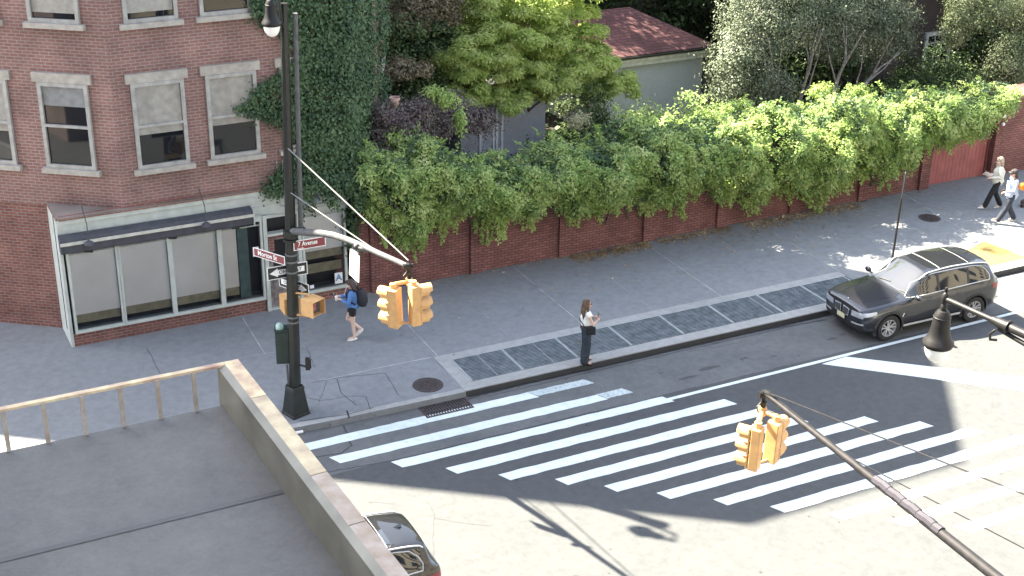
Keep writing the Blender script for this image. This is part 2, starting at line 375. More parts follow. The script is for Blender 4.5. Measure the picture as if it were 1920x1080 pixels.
for i,(x,y,a,b_) in enumerate([(1330,690,.35,.1),(1395,672,.2,.07),(1450,668,.14,.06),(1345,643,.2,.05),(1560,635,.2,.08),(1580,627,.12,.05),(1290,708,.4,.06),(1240,700,.1,.05)]):
    P=at(x,y); rr=random.Random(i); mb.add([(P.x+a*math.cos(t*.42)*rr.uniform(.5,1), P.y+b_*math.sin(t*.42)*rr.uniform(.5,1), .003) for t in range(15)], [tuple(range(15))])
struct(mb.build('oil_stains', mat('oil_stain', (.05,.052,.053), .7)))
# painted markings
def stripe(x0, x1, y, w=.31, skew=-.07, m_=paint_w, z=.004, nm='crosswalk_stripe'):
    rr = random.Random(int(y*100)); n=24
    top=[(x0+skew+(x1-x0)*k/n, y+w/2+rr.uniform(-.012,.012), z) for k in range(n+1)]; bot=[(x0-skew+(x1-x0)*k/n, y-w/2+rr.uniform(-.012,.012), z) for k in range(n+1)]
    mbx=MB(); mbx.add(top+bot, [(n+1+k,n+2+k,k+1,k) for k in range(n)]); return struct(mbx.build(nm, m_))
rows = [(8.0,13.6,25.65),(8.42,15.0,24.87),(9.55,16.35,24.14),(10.5,17.6,23.42),(11.4,18.15,22.72),(12.4,18.6,22.05),(13.2,20.05,21.38),(14.05,21.05,20.68),(14.98,21.9,19.98),(15.88,22.6,19.26),
        (16.8,23.6,18.54),(17.8,24.5,17.82),(18.8,25.5,17.1),(19.8,26.4,16.38),(20.7,27.3,15.66)]
for i,(a,b,y) in enumerate(rows): stripe(a, b, y)
stripe(13.6,15.1,25.68,.27,m_=paint_old); stripe(15.0,15.7,24.9,.28,m_=paint_old)
P0=at(1250,752); P1=at(1560,672)
mb=MB(); n=60
mb.add([(16.25+k*1.6,24.12+.0105*k*1.6+.055,.0042) for k in range(n)]+[(16.25+k*1.6,24.12+.0105*k*1.6-.055,.0042) for k in range(n)], [(n+k,n+k+1,k+1,k) for k in range(n-1)])
struct(mb.build('lane_line', paint_w))
struct(flat('diagonal_marking', [(20.7,24.04),(21.5,24.10),(27.2,19.3),(26.4,18.9)][::-1], .0044, paint_w))
# manholes, drain
def manhole(c, r, z, label):
    t = thing('manhole_cover', label, 'manhole cover', (c[0],c[1],z), group=None)
    mb=MB(); mb.lathe([(r,0.0),(r,.007),(r*.93,.007),(r*.93,.004)], (c[0],c[1],z), n=40); mb.build('rim', ironm, t, 40)
    mb=MB(); mb.disc((c[0],c[1],z+.006),(0,0,1),r*.92,40)
    for i in range(-5,6):
        for j in range(-5,6):
            x=i*r*.16; y=j*r*.16
            if x*x+y*y<(r*.8)**2: mb.box(c[0]+x-.018,c[0]+x+.018,c[1]+y-.018,c[1]+y+.018,z+.006,z+.012)
    mb.build('lid', ironm, t)
manhole((11.45,26.86),.36,.156,'rusty round manhole cover set in the pavement by the corner kerb')
manhole((29.52,30.18),.33,.152,'dark round manhole cover in the far pavement near the two walkers')
t = thing('storm_drain', 'iron storm drain grate in the gutter below the bent kerb', 'drain grate', (11.5,25.9,0))
mb=MB()
for k in range(16): mb.box(10.98+k*.068,11.01+k*.068,25.72,26.15,.004,.014)
mb.box(10.95,12.06,25.9,25.93,.005,.016); mb.build('bars', ironm, t)
mb=MB(); mb.box(10.92,12.09,25.68,25.72,.002,.018); mb.box(10.92,12.09,26.15,26.19,.002,.018); mb.box(10.92,10.96,25.72,26.15,.002,.018); mb.box(12.05,12.09,25.72,26.15,.002,.018); mb.build('frame', ironm, t)
struct(flat('drain_pit', [(10.96,25.72),(12.05,25.72),(12.05,26.15),(10.96,26.15)], .003, pit))
struct(flat('yellow_ramp_pad', [(28.25,26.6),(29.95,26.6),(29.75,28.05),(28.75,27.75)], .158, tactile))
mb=MB(); strip([(28.75,27.78),(29.75,28.1),(30.1,26.62)], .06, .159, mb, 0); struct(mb.build('ramp_edge', joint))
tag(MB().tube([tuple(at(553,812,.04)),tuple(at(568,809,.04))],.035,8).build('paper_cup', white, None, 40), 'crushed white paper cup lying by the kerb at the corner', 'cup')

# ================================================================== CORNER BUILDING
FY = 32.3
garden = struct(flat('garden_ground', [(11.7,32.6),(120,32.6),(120,120),(11.7,120)], .156, earth))
def glass_mat(name, tint=(.02,.025,.03), alpha=.35, rough=.03):
    m, n, l, b = nt(name); b.inputs['Base Color'].default_value = rgb(tint); b.inputs['Roughness'].default_value = rough; b.inputs['IOR'].default_value = 1.5
    t = n.new('ShaderNodeBsdfTransparent'); x = n.new('ShaderNodeMixShader'); fr = n.new('ShaderNodeFresnel'); fr.inputs[0].default_value = 1.5
    ma = n.new('ShaderNodeMath'); ma.operation = 'ADD'; ma.use_clamp = True; l.new(fr.outputs[0], ma.inputs[0]); ma.inputs[1].default_value = alpha
    l.new(ma.outputs[0], x.inputs[0]); l.new(t.outputs[0], x.inputs[1]); l.new(b.outputs[0], x.inputs[2]); l.new(x.outputs[0], n['Material Output'].inputs[0]); return m
glass_c = glass_mat('clear_glass', alpha=.04); glass_d = glass_mat('dark_glass', (.01,.012,.015), alpha=.95)
bld = thing('corner_building', 'red brick corner building with ivy and a pale shopfront with drawn shades', 'building', (5, 34, .15))
tall = [(5.97,FY),(11.55,FY),(13.5,34.9),(16.2,40.3),(14.6,42.5),(4,46),(-2,52),(-14,47),(-1.2,37.5)]
mb = MB(); mb.prism(tall, 3.45, 17.0)
mb.build('wall', brick_up, bld)
mb = MB(); mb.prism([(x*1.0+(-.25 if x<5 else .15 if x>12 else 0), y-(.25 if y<33 else 0)) for x,y in tall], 16.6, 17.05); mb.build('cornice', frame_m, bld)
mb = MB(); mb.prism([(4.42,FY+.3),(4.42,33.44),(-1.2,37.5),(-14,47),(-2,52),(4,46),(14.6,42.5),(16.2,40.3),(13.5,34.9),(11.56,FY+.3)], .15, .5)
mb.prism([(4.36,FY),(5.97,FY),(4.36,33.5)],3.44,3.52); mb.prism([(-1.2,37.52),(4.42,33.46),(4.42,36),(-14,50),(-14,47)], .5, 3.45)
mb.prism([(11.3,FY+.3),(11.56,FY+.3),(13.5,34.9),(16.2,40.3),(14,42),(11.3,34)], .5, 3.45)
mb.build('side_wall', brick_bld, bld)
mb = MB(); mb.box(4.42,9.27,FY,FY+.3,.15,.5); mb.box(10.28,11.56,FY,FY+.3,.15,.42); mb.build('base_wall', brick_bld, bld)
mb = MB(); mb.box(4.36,4.43,FY-.01,33.5,.15,3.45); mb.build('side_post', frame_m, bld)
mb = MB(); mb.box(4.35,11.58,FY+.35,FY+.4,.5,3.45); mb.box(4.42,11.55,FY+.4,FY+3,3.3,3.44); mb.build('shop_interior', dark_in, bld)
# header band (pale) in slightly stepped boards
mb = MB(); mb.box(4.4,11.58,FY-.02,FY+.3,2.78,3.42); mb.box(4.38,11.6,FY-.07,FY+.3,3.36,3.47); mb.box(4.4,11.58,FY-.04,FY+.3,2.70,2.80); mb.box(4.4,11.58,FY-.035,FY,3.05,3.08)
mb.build('fascia', frame_m, bld, bevel=.006)
mb = MB(); mb.box(4.4,11.6,FY-.10,FY+.02,3.475,3.53); mb.tube([(4.4,FY-.12,3.6),(7,FY-.1,3.62),(9.5,FY-.12,3.6)],.012,6); mb.build('ledge', brick_bld, bld)
# shop windows
def shopwin(x0, x1, z0, z1, shade_to=None, zs=.93, extra=None):
    f = MB(); w=.045
    f.box(x0-w,x0+w*.4,FY-.05,FY+.12,z0,z1); f.box(x1-w*.4,x1+w,FY-.05,FY+.12,z0,z1); f.box(x0-w,x1+w,FY-.055,FY+.14,z0-.075,z0)
    f.box(x0-w,x1+w,FY-.045,FY+.1,z1,z1+.045); f.box(x0+w*.4,x1-w*.4,FY-.012,FY+.02,z1-.12,z1-.095)
    fr = f.build('window', frame_m, bld, bevel=.004)
    g = MB(); g.box(x0+.02,x1-.02,FY+.02,FY+.026,z0,z1); g.build('pane', glass_c, fr)
    s = MB(); s.box(x0+.02,(shade_to or x1)-.02,FY+.10,FY+.105,zs,z1-.03); s.build('roller_shade', shade_m, fr)
    b = MB(); b.box(x0+.02,(shade_to or x1)-.02,FY+.14,FY+.16,zs-.24,zs+.05); b.build('inner_board', plinth_m, fr)
    b = MB(); b.box(x0+.02,x1-.02,FY+.05,FY+.32,z0,z0+.05); b.build('inner_ledge', mat('slate_ledge',(.10,.12,.15),.7), fr)
    return fr
zt = 2.66
shopwin(4.53,5.65,.57,zt); shopwin(5.72,6.90,.57,zt); shopwin(6.98,8.14,.57,zt)
w4 = shopwin(8.22,9.24,.57,zt,shade_to=8.66)
mb=MB(); mb.box(8.66,8.93,FY+.08,FY+.12,.58,zt); mb.build('teal_panel', teal, w4)
mb=MB(); mb.box(9.02,9.17,FY-.004,FY+.016,1.72,1.97); mb.build('notice', paper, w4)
# door
mb=MB(); mb.box(9.30,9.40,FY-.07,FY+.15,.15,2.8); mb.box(10.2,10.3,FY-.05,FY+.15,.15,2.8); mb.box(9.4,10.2,FY-.04,FY+.15,2.2,2.27); mb.box(9.4,10.2,FY-.04,FY+.15,.15,.19)
df = mb.build('door_frame', frame_m, bld, bevel=.004)
mb=MB(); mb.box(9.41,10.19,FY+.07,FY+.12,.19,1.05); mb.box(9.41,9.55,FY+.07,FY+.12,1.05,2.2); mb.box(10.05,10.19,FY+.07,FY+.12,1.05,2.2); mb.box(9.55,10.05,FY+.07,FY+.12,2.05,2.2)
for a in (9.52,9.84):
    mb.box(a,a+.24,FY+.055,FY+.07,.28,.58); mb.box(a,a+.24,FY+.055,FY+.07,.66,.98)
mb.build('door', mat('weathered_door_paint',(.20,.175,.165),.8,var=.25,scale=9), df)
mb=MB(); mb.box(9.45,9.6,FY+.04,FY+.09,1.75,2.2); mb.box(9.6,10.15,FY+.04,FY+.09,2.1,2.2); mb.build('brick_reveal', brick_bld, df)
shopwin(10.36,11.46,.5,zt,zs=1.55)
mb=MB(); mb.box(10.4,11.4,FY+.12,FY+.14,.92,1.18); mb.build('inner_board', plinth_m, bld)
mb=MB(); mb.box(11.16,11.37,FY-.006,FY+.015,.56,.86); gc=mb.build('grade_card', paper, bld)
mb=MB(); put_text(mb,'A',.24,(11.265,FY-.009,.72),(1,0,0),(0,0,1),.008); mb.build('grade_letter', mat('blue_print',(.08,.22,.36),.6), gc)
mb=MB(); mb.box(10.47,10.58,FY-.006,FY+.015,.55,.64); mb.build('sticker', paper, bld)
# awning cassette
prof=[(-.06,2.70),(-.26,2.70),(-.31,2.74),(-.31,3.02),(-.27,3.08),(-.06,3.13)]
def extr(mbx, x0, x1, prof, y0):
    k=len(prof); mbx.add([(x0,y0+a,z) for a,z in prof]+[(x1,y0+a,z) for a,z in prof],[tuple(range(k))[::-1],tuple(range(k,2*k))]+[(i,(i+1)%k,k+(i+1)%k,k+i) for i in range(k)])
aw=MB(); extr(aw,4.35,9.0,prof,FY); awo=aw.build('awning', awn, bld, bevel=.01)
aw=MB(); aw.box(4.35,9.01,FY-.345,FY-.312,2.93,3.0); aw.build('front_bar', awn_l, awo)
aw=MB(); aw.box(9.002,9.03,FY-.35,FY-.05,2.69,3.14); aw.build('end_cap', frame_m, awo)
for x in (4.98,7.78):
    l_=MB(); l_.lathe([(0,0),(.05,.0),(.11,-.05),(.12,-.09),(.02,-.09)],(x,FY-.46,3.03),n=20); l_.tube([(x,FY-.46,3.02),(x,FY-.45,3.45),(x,FY-.02,3.75)],.012,6); l_.build('awning_lamp', awn, bld, 40)
for x in (4.98,6.98,8.55):
    l_=MB(); l_.box(x-.10,x+.10,FY-.22,FY-.05,2.68,2.75); l_.tube([(x-.08,FY-.24,2.71),(x+.1,FY-.2,2.66)],.045,10); l_.tube([(x,FY-.15,2.7),(x,FY-.03,2.85)],.015,6); l_.build('spotlight', blackm, bld, 40)
l_=MB(); l_.lathe([(0,.12),(.05,.11),(.11,.05),(.13,0),(.02,-.01)],(10.62,FY-.35,3.12),n=20); l_.tube([(10.62,FY-.35,3.22),(10.62,FY-.3,3.4),(10.62,FY-.02,3.5)],.015,6); l_.build('wall_lamp', mat('blue_grey_lamp',(.13,.15,.18),.5), bld, 40)
mb=MB(); mb.tube([(11.72,FY+.02,.15),(11.72,FY+.02,3.4)],.05,10); mb.tube([(9.75,FY-.06,4.2),(9.76,FY-.06,3.2),(9.80,FY-.06,2.98),(10.3,FY-.06,2.98)],.012,6); mb.tube([(9.9,FY-.06,4.2),(9.9,FY-.06,3.3)],.012,6)
mb.tube([(4.4,FY-.06,2.83),(9.2,FY-.07,2.86),(9.9,FY-.09,2.78),(10.6,FY-.07,2.88),(11.5,FY-.06,2.92)],.01,5)
mb.build('pipe', mat('pale_pipe',(.34,.34,.33),.6), bld, 40)
# upper windows
def upwin(P, u, w, z0, h):
    P=Vector(P); u=Vector(u).normalized(); n_=Vector((u.y,-u.x,0)); c=P+Vector((0,0,z0+h/2))
    f=MB(); t=.09
    for s in (-1,1): f.obox(c+u*s*(w/2)+n_*.03,u,(0,0,1),t/2,h/2+t/2,.05)
    for s in (-1,0,1): f.obox(c+Vector((0,0,s*h/2))+n_*.035,u,(0,0,1),w/2-t/2,t/2 if s else .03,.045)
    fr=f.build('window', mat('window_paint',(.33,.33,.31),.6), bld)
    g=MB(); g.obox(c+n_*.004,u,(0,0,1),w/2-t/2,h/2,.008); g.build('pane', glass_d, fr)
    bh=random.Random(int(P.x*37+z0*91)).choice([0,.25,.45,.6,.9,.35]); 
    if bh: k_=MB(); k_.obox(c+n_*.016+Vector((0,0,h/2*(1-bh)-.02)),u,(0,0,1),w/2-t/2-.01,h/2*bh,.003); k_.build('blind', mat('cream_blind_%d'%(int(bh*20)%2),((.30,.29,.26),(.21,.22,.22))[int(bh*20)%2],.8), fr)
    s=MB(); s.obox(c+n_*.06+Vector((0,0,-h/2-.11)),u,(0,0,1),w/2+.15,.06,.09); s.build('sill', mat('limestone',(.36,.34,.3),.8), fr)
    s=MB(); s.obox(c+n_*.03+Vector((0,0,h/2+.16)),u,(0,0,1),w/2+.15,.11,.05); s.build('lintel', mat('limestone',(.36,.34,.3),.8), fr)
ch = Vector((5.97+1.2,FY-37.5,0)).normalized()
for z0 in (4.5,8.0,11.5):
    upwin((7.0,FY,0),(1,0,0),1.15,z0,2.0); upwin((8.75,FY,0),(1,0,0),1.15,z0,2.0); upwin((10.5,FY,0),(1,0,0),1.0,z0,2.0)
    for d in (1.2,3.2,5.2,7.2): upwin(Vector((5.97,FY,0))-ch*d, ch, 1.15, z0, 2.0)
sw = Vector((13.5-11.55,34.9-FY,0)).normalized(); sw2 = Vector((16.2-13.5,40.3-34.9,0)).normalized()
upwin(Vector((13.5,34.9,0))+sw2*1.1, sw2, 1.0, 3.2, 1.9); upwin(Vector((13.5,34.9,0))+sw2*3.6, sw2, 1.0, 3.2, 1.9)

# ================================================================== GARDEN WALL, GATE, PIER
gw = thing('garden_wall', 'long maroon brick garden wall with pilasters under the hanging vine', 'wall', (21.5,32.4,.15))
mb=MB(); mb.box(11.78,31.2,FY,FY+.3,.15,2.3); mb.box(11.78,31.2,FY-.03,FY,.15,.34); mb.build('wall_panel', brick_wall, gw)
for x in (12.33,15.23,17.98,20.75,23.3,25.95,28.6,31.05):
    mb=MB(); mb.box(x-.19,x+.19,FY-.11,FY-.002,.15,2.38); mb.build('pilaster', brick_wall, gw)
mb=MB(); mb.box(11.78,31.25,FY-.13,FY+.36,2.38,2.46); mb.build('coping', brick_wall, gw)
gt = thing('garden_gate', 'red vertical-board gate beside the brick pier', 'gate', (32.5,32.5,.15))
mb=MB()
for k in range(16):
    x=31.27+k*.158; mb.box(x,x+.15,FY+.14,FY+.18,.152,2.0)
mb.build('boards', mat('faded_red_gate_paint',(.30,.095,.09),.7,var=.1,scale=3), gt)
mb=MB(); mb.box(31.24,31.3,FY+.1,FY+.2,.15,2.1); mb.box(33.76,33.84,FY+.1,FY+.2,.15,2.1); mb.box(31.3,33.76,FY+.1,FY+.22,2.0,2.1); mb.build('gate_frame', mat('dark_red_paint',(.16,.05,.05),.7), gt)
pr = thing('brick_pier', 'wide maroon brick pier with a small white camera, right of the red gate', 'pier', (34.6,32.5,.15))
mb=MB(); mb.box(33.86,35.75,FY-.05,FY+.8,.15,2.75); mb.box(33.84,34.1,FY-.12,FY-.05,.15,2.75); mb.build('brickwork', brick_wall, pr)
mb=MB(); mb.box(33.8,35.8,FY-.16,FY+.86,2.75,2.85); mb.build('cap', brick_wall, pr)
mb=MB(); mb.box(33.9,34.02,FY-.22,FY-.125,2.2,2.42); mb.sph((33.98,FY-.2,1.98),.06,10); mb.build('security_camera', white, pr)
iw = thing('iron_railing', 'black iron railing beyond the brick pier', 'railing', (37,32.5,.15))
mb=MB()
for k in range(40): mb.box(35.85+k*.14,35.88+k*.14,FY+.2,FY+.23,.15,2.5)
mb.build('bars', blackm, iw)
mb=MB(); mb.box(35.8,41.5,FY+.19,FY+.24,.35,.4); mb.box(35.8,41.5,FY+.19,FY+.24,2.35,2.4); mb.box(35.95,36.1,FY+.1,FY+.3,.15,2.8); mb.build('rails', blackm, iw)

# ================================================================== FOLIAGE
def leaves(name, P, N, size, mats, parent=None, aspect=.55, jitter=.8, droop=.0):
    """one mesh of small folded leaf quads at points P with rough normals N"""
    n=len(P); s=size*rng.uniform(.6,1.35,(n,1))
    N=N+rng.normal(0,jitter,(n,3)); N/=np.linalg.norm(N,axis=1,keepdims=True)+1e-9
    D=rng.normal(0,1,(n,3)); D[:,2]-=droop*2; D-=N*(D*N).sum(1,keepdims=True); D/=np.linalg.norm(D,axis=1,keepdims=True)+1e-9
    S=np.cross(N,D)
    tip=P+D*s; mid1=P+D*s*.45+S*s*aspect*.5-N*s*.06; mid2=P+D*s*.45-S*s*aspect*.5-N*s*.06
    V=np.stack([P,mid1,tip,mid2],1).reshape(-1,3).astype(np.float32)
    me=bpy.data.meshes.new(name); me.vertices.add(n*4); me.vertices.foreach_set('co',V.ravel())
    me.loops.add(n*4); me.loops.foreach_set('vertex_index',np.arange(n*4,dtype=np.int32))
    me.polygons.add(n); me.polygons.foreach_set('loop_start',np.arange(0,n*4,4,dtype=np.int32)); me.polygons.foreach_set('loop_total',np.full(n,4,dtype=np.int32))
    me.materials.append(mats); me.update(); me.validate()
    o=bpy.data.objects.new(name,me); col.objects.link(o)
    if parent: o.parent=parent; o.matrix_parent_inverse=parent.matrix_world.inverted()
    return o
def clumps_ellipsoid(c, r, k, shell=.75, zmin=-.6):
    """k clump centres spread on/in an ellipsoid; returns centres + outward normals"""
    d=rng.normal(0,1,(k*3,3)); d/=np.linalg.norm(d,axis=1,keepdims=True); d=d[d[:,2]>zmin][:k]
    rad=shell+(1-shell)*rng.uniform(0,1,(len(d),1))+rng.normal(0,.05,(len(d),1))
    return np.array(c)+d*np.array(r)*rad, d
def fill(C, Nn, per, rad, flatz=.6, out=.0):
    k=len(C); per_i=rng.poisson(per,k); idx=np.repeat(np.arange(k),per_i)
    rr=rng.uniform(.55,1.3,k)[idx][:,None]*rad
    off=rng.normal(0,1,(len(idx),3))*rr*np.array([1,1,flatz])
    return C[idx]+off, Nn[idx]*.7+off/ (rad+1e-6)*.6+np.array([0,0,.5])
def tufts(C, Nn, per, rad, flatz=.7, hang=.0, upn=.4):
    """leaves on the outer shell of many overlapping tufts, so the mass reads as lobes with gaps"""
    k=len(C); rr=rng.uniform(.55,1.25,k)*rad; idx=np.repeat(np.arange(k),(per*(rr/rad)**1.6).astype(int))
    d=rng.normal(0,1,(len(idx),3))+Nn[idx]*.9+np.array([0,0,.45]); d/=np.linalg.norm(d,axis=1,keepdims=True)
    q=rng.uniform(.72,1.08,(len(idx),1))
    off=d*q*rr[idx][:,None]*np.array([1,1,flatz]); off[:,2]-=hang*rr[idx]*rng.uniform(0,1,len(idx))**2*1.3
    return C[idx]+off, d*1.0+np.array([0,0,upn])
def trunk(name, paths, mats, parent):
    mb=MB()
    for pts, r0, r1 in paths:
        k=len(pts); mb.tube(pts,[r0+(r1-r0)*i/(k-1) for i in range(k)],8)
    return mb.build(name, mats, parent, 60)
def branchy(base, dirs, rr, seed=0, r0=.1, seg=6, bend=.25):
    out=[]; rd=random.Random(seed)
    for d,L in dirs:
        p=Vector(base); dd=Vector(d).normalized(); pts=[p.copy()]
        for i in range(seg):
            dd=(dd+Vector((rd.uniform(-bend,bend),rd.uniform(-bend,bend),rd.uniform(-bend*.4,bend*.6)))).normalized(); p=p+dd*L/seg; pts.append(p.copy())
            if i in (2,3,4):
                e=(dd+Vector((rd.uniform(-.9,.9),rd.uniform(-.9,.9),rd.uniform(0,.6)))).normalized(); q=[p.copy()]; pp=p.copy()
                for j in range(4): e=(e+Vector((rd.uniform(-.2,.2),rd.uniform(-.2,.2),rd.uniform(-.1,.3)))).normalized(); pp=pp+e*L*.13; q.append(pp.copy())
                out.append((q, r0*.4, r0*.1))
        out.append((pts, r0, r0*.2))
    return out
lm_vine = leaf_mat('vine_leaf', [(.11,.185,.065),(.22,.335,.11),(.38,.48,.17),(.56,.61,.31)], .42, scale=2.2)
lm_maple = leaf_mat('maple_leaf', [(.20,.28,.07),(.32,.42,.11),(.46,.54,.18),(.60,.64,.33)], .55, scale=1.8)
lm_silver = leaf_mat('silver_leaf', [(.07,.095,.06),(.11,.14,.09),(.16,.19,.13),(.25,.27,.20)], .15)
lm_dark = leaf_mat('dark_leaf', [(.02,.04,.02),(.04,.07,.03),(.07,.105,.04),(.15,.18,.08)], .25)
lm_plum = leaf_mat('plum_leaf', [(.08,.06,.065),(.14,.11,.11),(.19,.16,.15),(.24,.25,.20)], .3, scale=2.5)
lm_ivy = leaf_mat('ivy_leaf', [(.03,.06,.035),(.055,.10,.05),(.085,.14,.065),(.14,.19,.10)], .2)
lm_brown = leaf_mat('brownish_leaf', [(.06,.05,.03),(.12,.10,.06),(.2,.17,.11),(.30,.26,.19)], .3)

# --- the long hanging vine on the wall
vt = thing('climbing_vine', 'long green climbing vine spilling over the garden wall', 'vine', (21.5,32.6,.15))
K=5200; X=rng.uniform(11.9,33.9,K)
def hbot(x):   # lower fringe
    base=np.interp(x,[11.5,12.2,13.5,15,17,20,22,24,26,28,30,31.5,33.9],[2.95,2.3,1.75,2.15,1.9,1.55,1.6,1.25,.95,1.0,1.3,1.9,2.4])
    return base+.22*np.sin(x*2.3)+.16*np.sin(x*5.1+1)+.1*np.sin(x*11)
def htop(x): return np.interp(x,[11.5,12.5,14,16.5,18,20,22,24,26,28,31,34],[4.1,4.1,3.7,3.05,3.25,3.45,3.4,3.35,3.35,3.4,3.1,2.9])+.18*np.sin(x*1.9)+.12*np.sin(x*4.7)
t=rng.uniform(0,1,K)
zb=hbot(X); ztp=htop(X); depth=np.interp(X,[11.5,14,20,26,31,34],[.5,.75,.95,1.0,.7,.4])*(1+.25*np.sin(X*3.1)+.15*np.sin(X*7.7))
front=t<.62; tf=np.clip(t/.62,0,1); tb=np.clip((t-.62)/.38,0,1)
Z=np.where(front, zb+(ztp-zb)*tf**.9, ztp+.12*np.sin(tb*PI))
Y=np.where(front, FY-.12-depth*np.sin(np.clip(tf,0,1)*PI*.62), FY-.12-depth*.9+tb*(2.0+.4*np.sin(X*2)))
Z+=np.where(front,0,-.55*tb)
bump=.16*np.sin(X*4.3+Z*3)+.12*np.sin(X*9.1-Z*5)
Y-=bump*front; Z+=bump*(~front)*.8
C=np.stack([X,Y,Z],1); Nn=np.stack([np.zeros(K),np.where(front,-1,-.3),np.where(front,.35,1.0)],1)
C+=rng.normal(0,.07,C.shape)
sel=rng.uniform(0,1,K)<.21
P,N=tufts(C[sel]-np.array([0,.04,0])*1.0,Nn[sel],150,.25,.85,.7,.5); leaves('leaves',P,N,.092,lm_vine,vt,.5,.45,.5)
# pinnate sprays that stick out
ks=1500; xs=rng.uniform(12,33.7,ks); ts=rng.uniform(0,1,ks); zz=hbot(xs)+(htop(xs)-hbot(xs))*ts; dd=np.interp(xs,[11.5,14,20,26,31,34],[.5,.75,.95,1.0,.7,.4])
yy=FY-.15-dd*np.sin(ts*PI*.62)-.15
SP=[];SN=[]
for i in range(ks):
    a=rng.uniform(-1,1); L=rng.uniform(.2,.42); d=np.array([a*.7,-.5,rng.uniform(-.9,.15)]); d/=np.linalg.norm(d)
    s_=np.cross(d,[0,-.5,.8]); s_/=np.linalg.norm(s_); k=9
    for j in range(k):
        for sg in (-1,1): SP.append(np.array([xs[i],yy[i],zz[i]])+d*L*j/k+s_*sg*.035); SN.append([0,-.4,.9])
leaves('sprays',np.array(SP),np.array(SN,float),.075,leaf_mat('vine_spray_leaf',[(.14,.24,.065),(.25,.37,.10),(.38,.49,.15),(.52,.58,.25)],.35),vt,.45,.35,.3)
# hanging strands below the fringe and shoots above the top
SP=[];SN=[]
for i in range(260):
    x=rng.uniform(12.2,33.2); zb_=float(hbot(np.array([x]))[0]); L=rng.uniform(.15,.65)*(1.4 if x<17 else 1); y_=FY-.15-rng.uniform(0,.35); dx=rng.uniform(-.12,.12)
    for j in range(int(L*95)):
        u=rng.uniform(0,1); SP.append([x+dx*u+rng.normal(0,.05*(1.2-u)),y_+rng.normal(0,.04),zb_+.15-L*u]); SN.append([0,-1,.4])
for i in range(230):
    x=rng.uniform(12.2,33.5); zt_=float(htop(np.array([x]))[0]); L=rng.uniform(.2,.6); y_=FY+rng.uniform(-.7,1.3); dx=rng.uniform(-.35,.35); dy=rng.uniform(-.3,.2)
    for j in range(int(L*90)):
        u=rng.uniform(0,1); SP.append([x+dx*u+rng.normal(0,.06*(1.2-u)),y_+dy*u+rng.normal(0,.05),zt_-.05+L*u*(1-.35*u)]); SN.append([0,-.3,.9])
for (qx,qy,Yq,rx,rz,cnt) in ((745,262,33.0,.35,.3,900),(700,300,32.6,.3,.35,700),(838,185,33.4,.3,.25,700),(862,225,33.2,.14,.45,600),(812,172,33.6,.3,.18,400),(1540,170,33.6,.5,.25,900),(1610,172,33.9,.6,.25,900),(1380,200,33.4,.5,.2,700)):
    c_=np.array(atY(qx,qy,Yq)); d_=rng.normal(0,1,(cnt,3)); d_/=np.linalg.norm(d_,axis=1,keepdims=True); SP+=list(c_+d_*np.array([rx,.25,rz])*(rng.uniform(.1,1.15,(cnt,1))+.28*np.sin(d_[:,:1]*7+qx)*np.cos(d_[:,2:]*6))); SN+=list(d_+np.array([0,-.3,.6]))
leaves('strands',np.array(SP),np.array(SN,float),.085,MATS['vine_spray_leaf'],vt,.5,.5,.6)
# inner dark mass and stems
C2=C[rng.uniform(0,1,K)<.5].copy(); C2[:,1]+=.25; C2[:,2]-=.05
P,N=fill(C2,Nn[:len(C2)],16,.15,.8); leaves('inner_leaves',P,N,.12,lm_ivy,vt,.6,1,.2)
mb=MB(); rr=random.Random(3)
for i in range(46):
    x=rr.uniform(12.3,31); z=float(hbot(np.array([x]))[0]); pts=[Vector((x,FY-.06,z-.02))]; 
    for j in range(8): pts.append(pts[-1]+Vector((rr.uniform(-.22,.22),rr.uniform(-.06,.03),rr.uniform(-.06,.3))))
    mb.tube(pts,.014,5)
for x in (19.3,20.1,20.4,27.2): 
    pts=[Vector((x,FY-.05,.9))]
    for j in range(9): pts.append(pts[-1]+Vector((rr.uniform(-.15,.15),rr.uniform(-.03,.03),.22)))
    mb.tube(pts,.022,6)
mb.build('stems', barkm, vt)

def tree(name, label, loc, crowns, paths, lmat, bmat, leaf, group=None, aspect=.55, jitter=.8, droop=0, cat='tree', mode='fill', upn=.5):
    t=thing(name,label,cat,loc,0,group)
    Ps=[];Ns=[]
    for (c,r,k,per,rad,fl,sh,zm) in crowns:
        C,D=clumps_ellipsoid(c,r,k,sh,zm); P,N=(fill(C,D,per,rad,fl) if mode=='fill' else tufts(C,D,per,rad,fl,.25,upn)); Ps.append(P);Ns.append(N)
    leaves('crown',np.concatenate(Ps),np.concatenate(Ns),leaf,lmat,t,aspect,jitter,droop)
    trunk('trunk',paths,bmat,t); return t
# bright maple
mc=atY(985,70,37.5)
cr=[((18.6,37.2,4.9),(2.2,1.5,1.4),130,330,.38,.42,.5,-.45),((20.7,37.4,4.3),(1.8,1.4,1.1),95,330,.36,.42,.5,-.45),((17.2,36.9,4.7),(1.3,1.0,.8),45,320,.34,.42,.5,-.45),((19.6,38.3,6.2),(2.6,1.7,1.5),105,330,.4,.42,.5,-.5),((21.9,36.9,3.4),(.9,.9,.7),28,300,.3,.42,.5,-.45),((19.4,36.5,3.9),(1.5,.7,.6),32,300,.32,.42,.5,-.45),((18.8,36.3,3.75),(1.9,.7,.5),38,300,.3,.42,.4,-.6),((17.0,36.5,3.9),(.9,.7,.6),22,300,.3,.42,.5,-.6),((21.6,36.2,8.3),(1.5,.9,.8),26,150,.4,.42,.5,-.6),((24.6,37.4,11.6),(2.2,1.6,1.2),26,110,.45,.5,.5,-.6)]  # last crowns lie above the view, added to dapple the sidewalk with shade
tb=(18.7,37.4,.15)
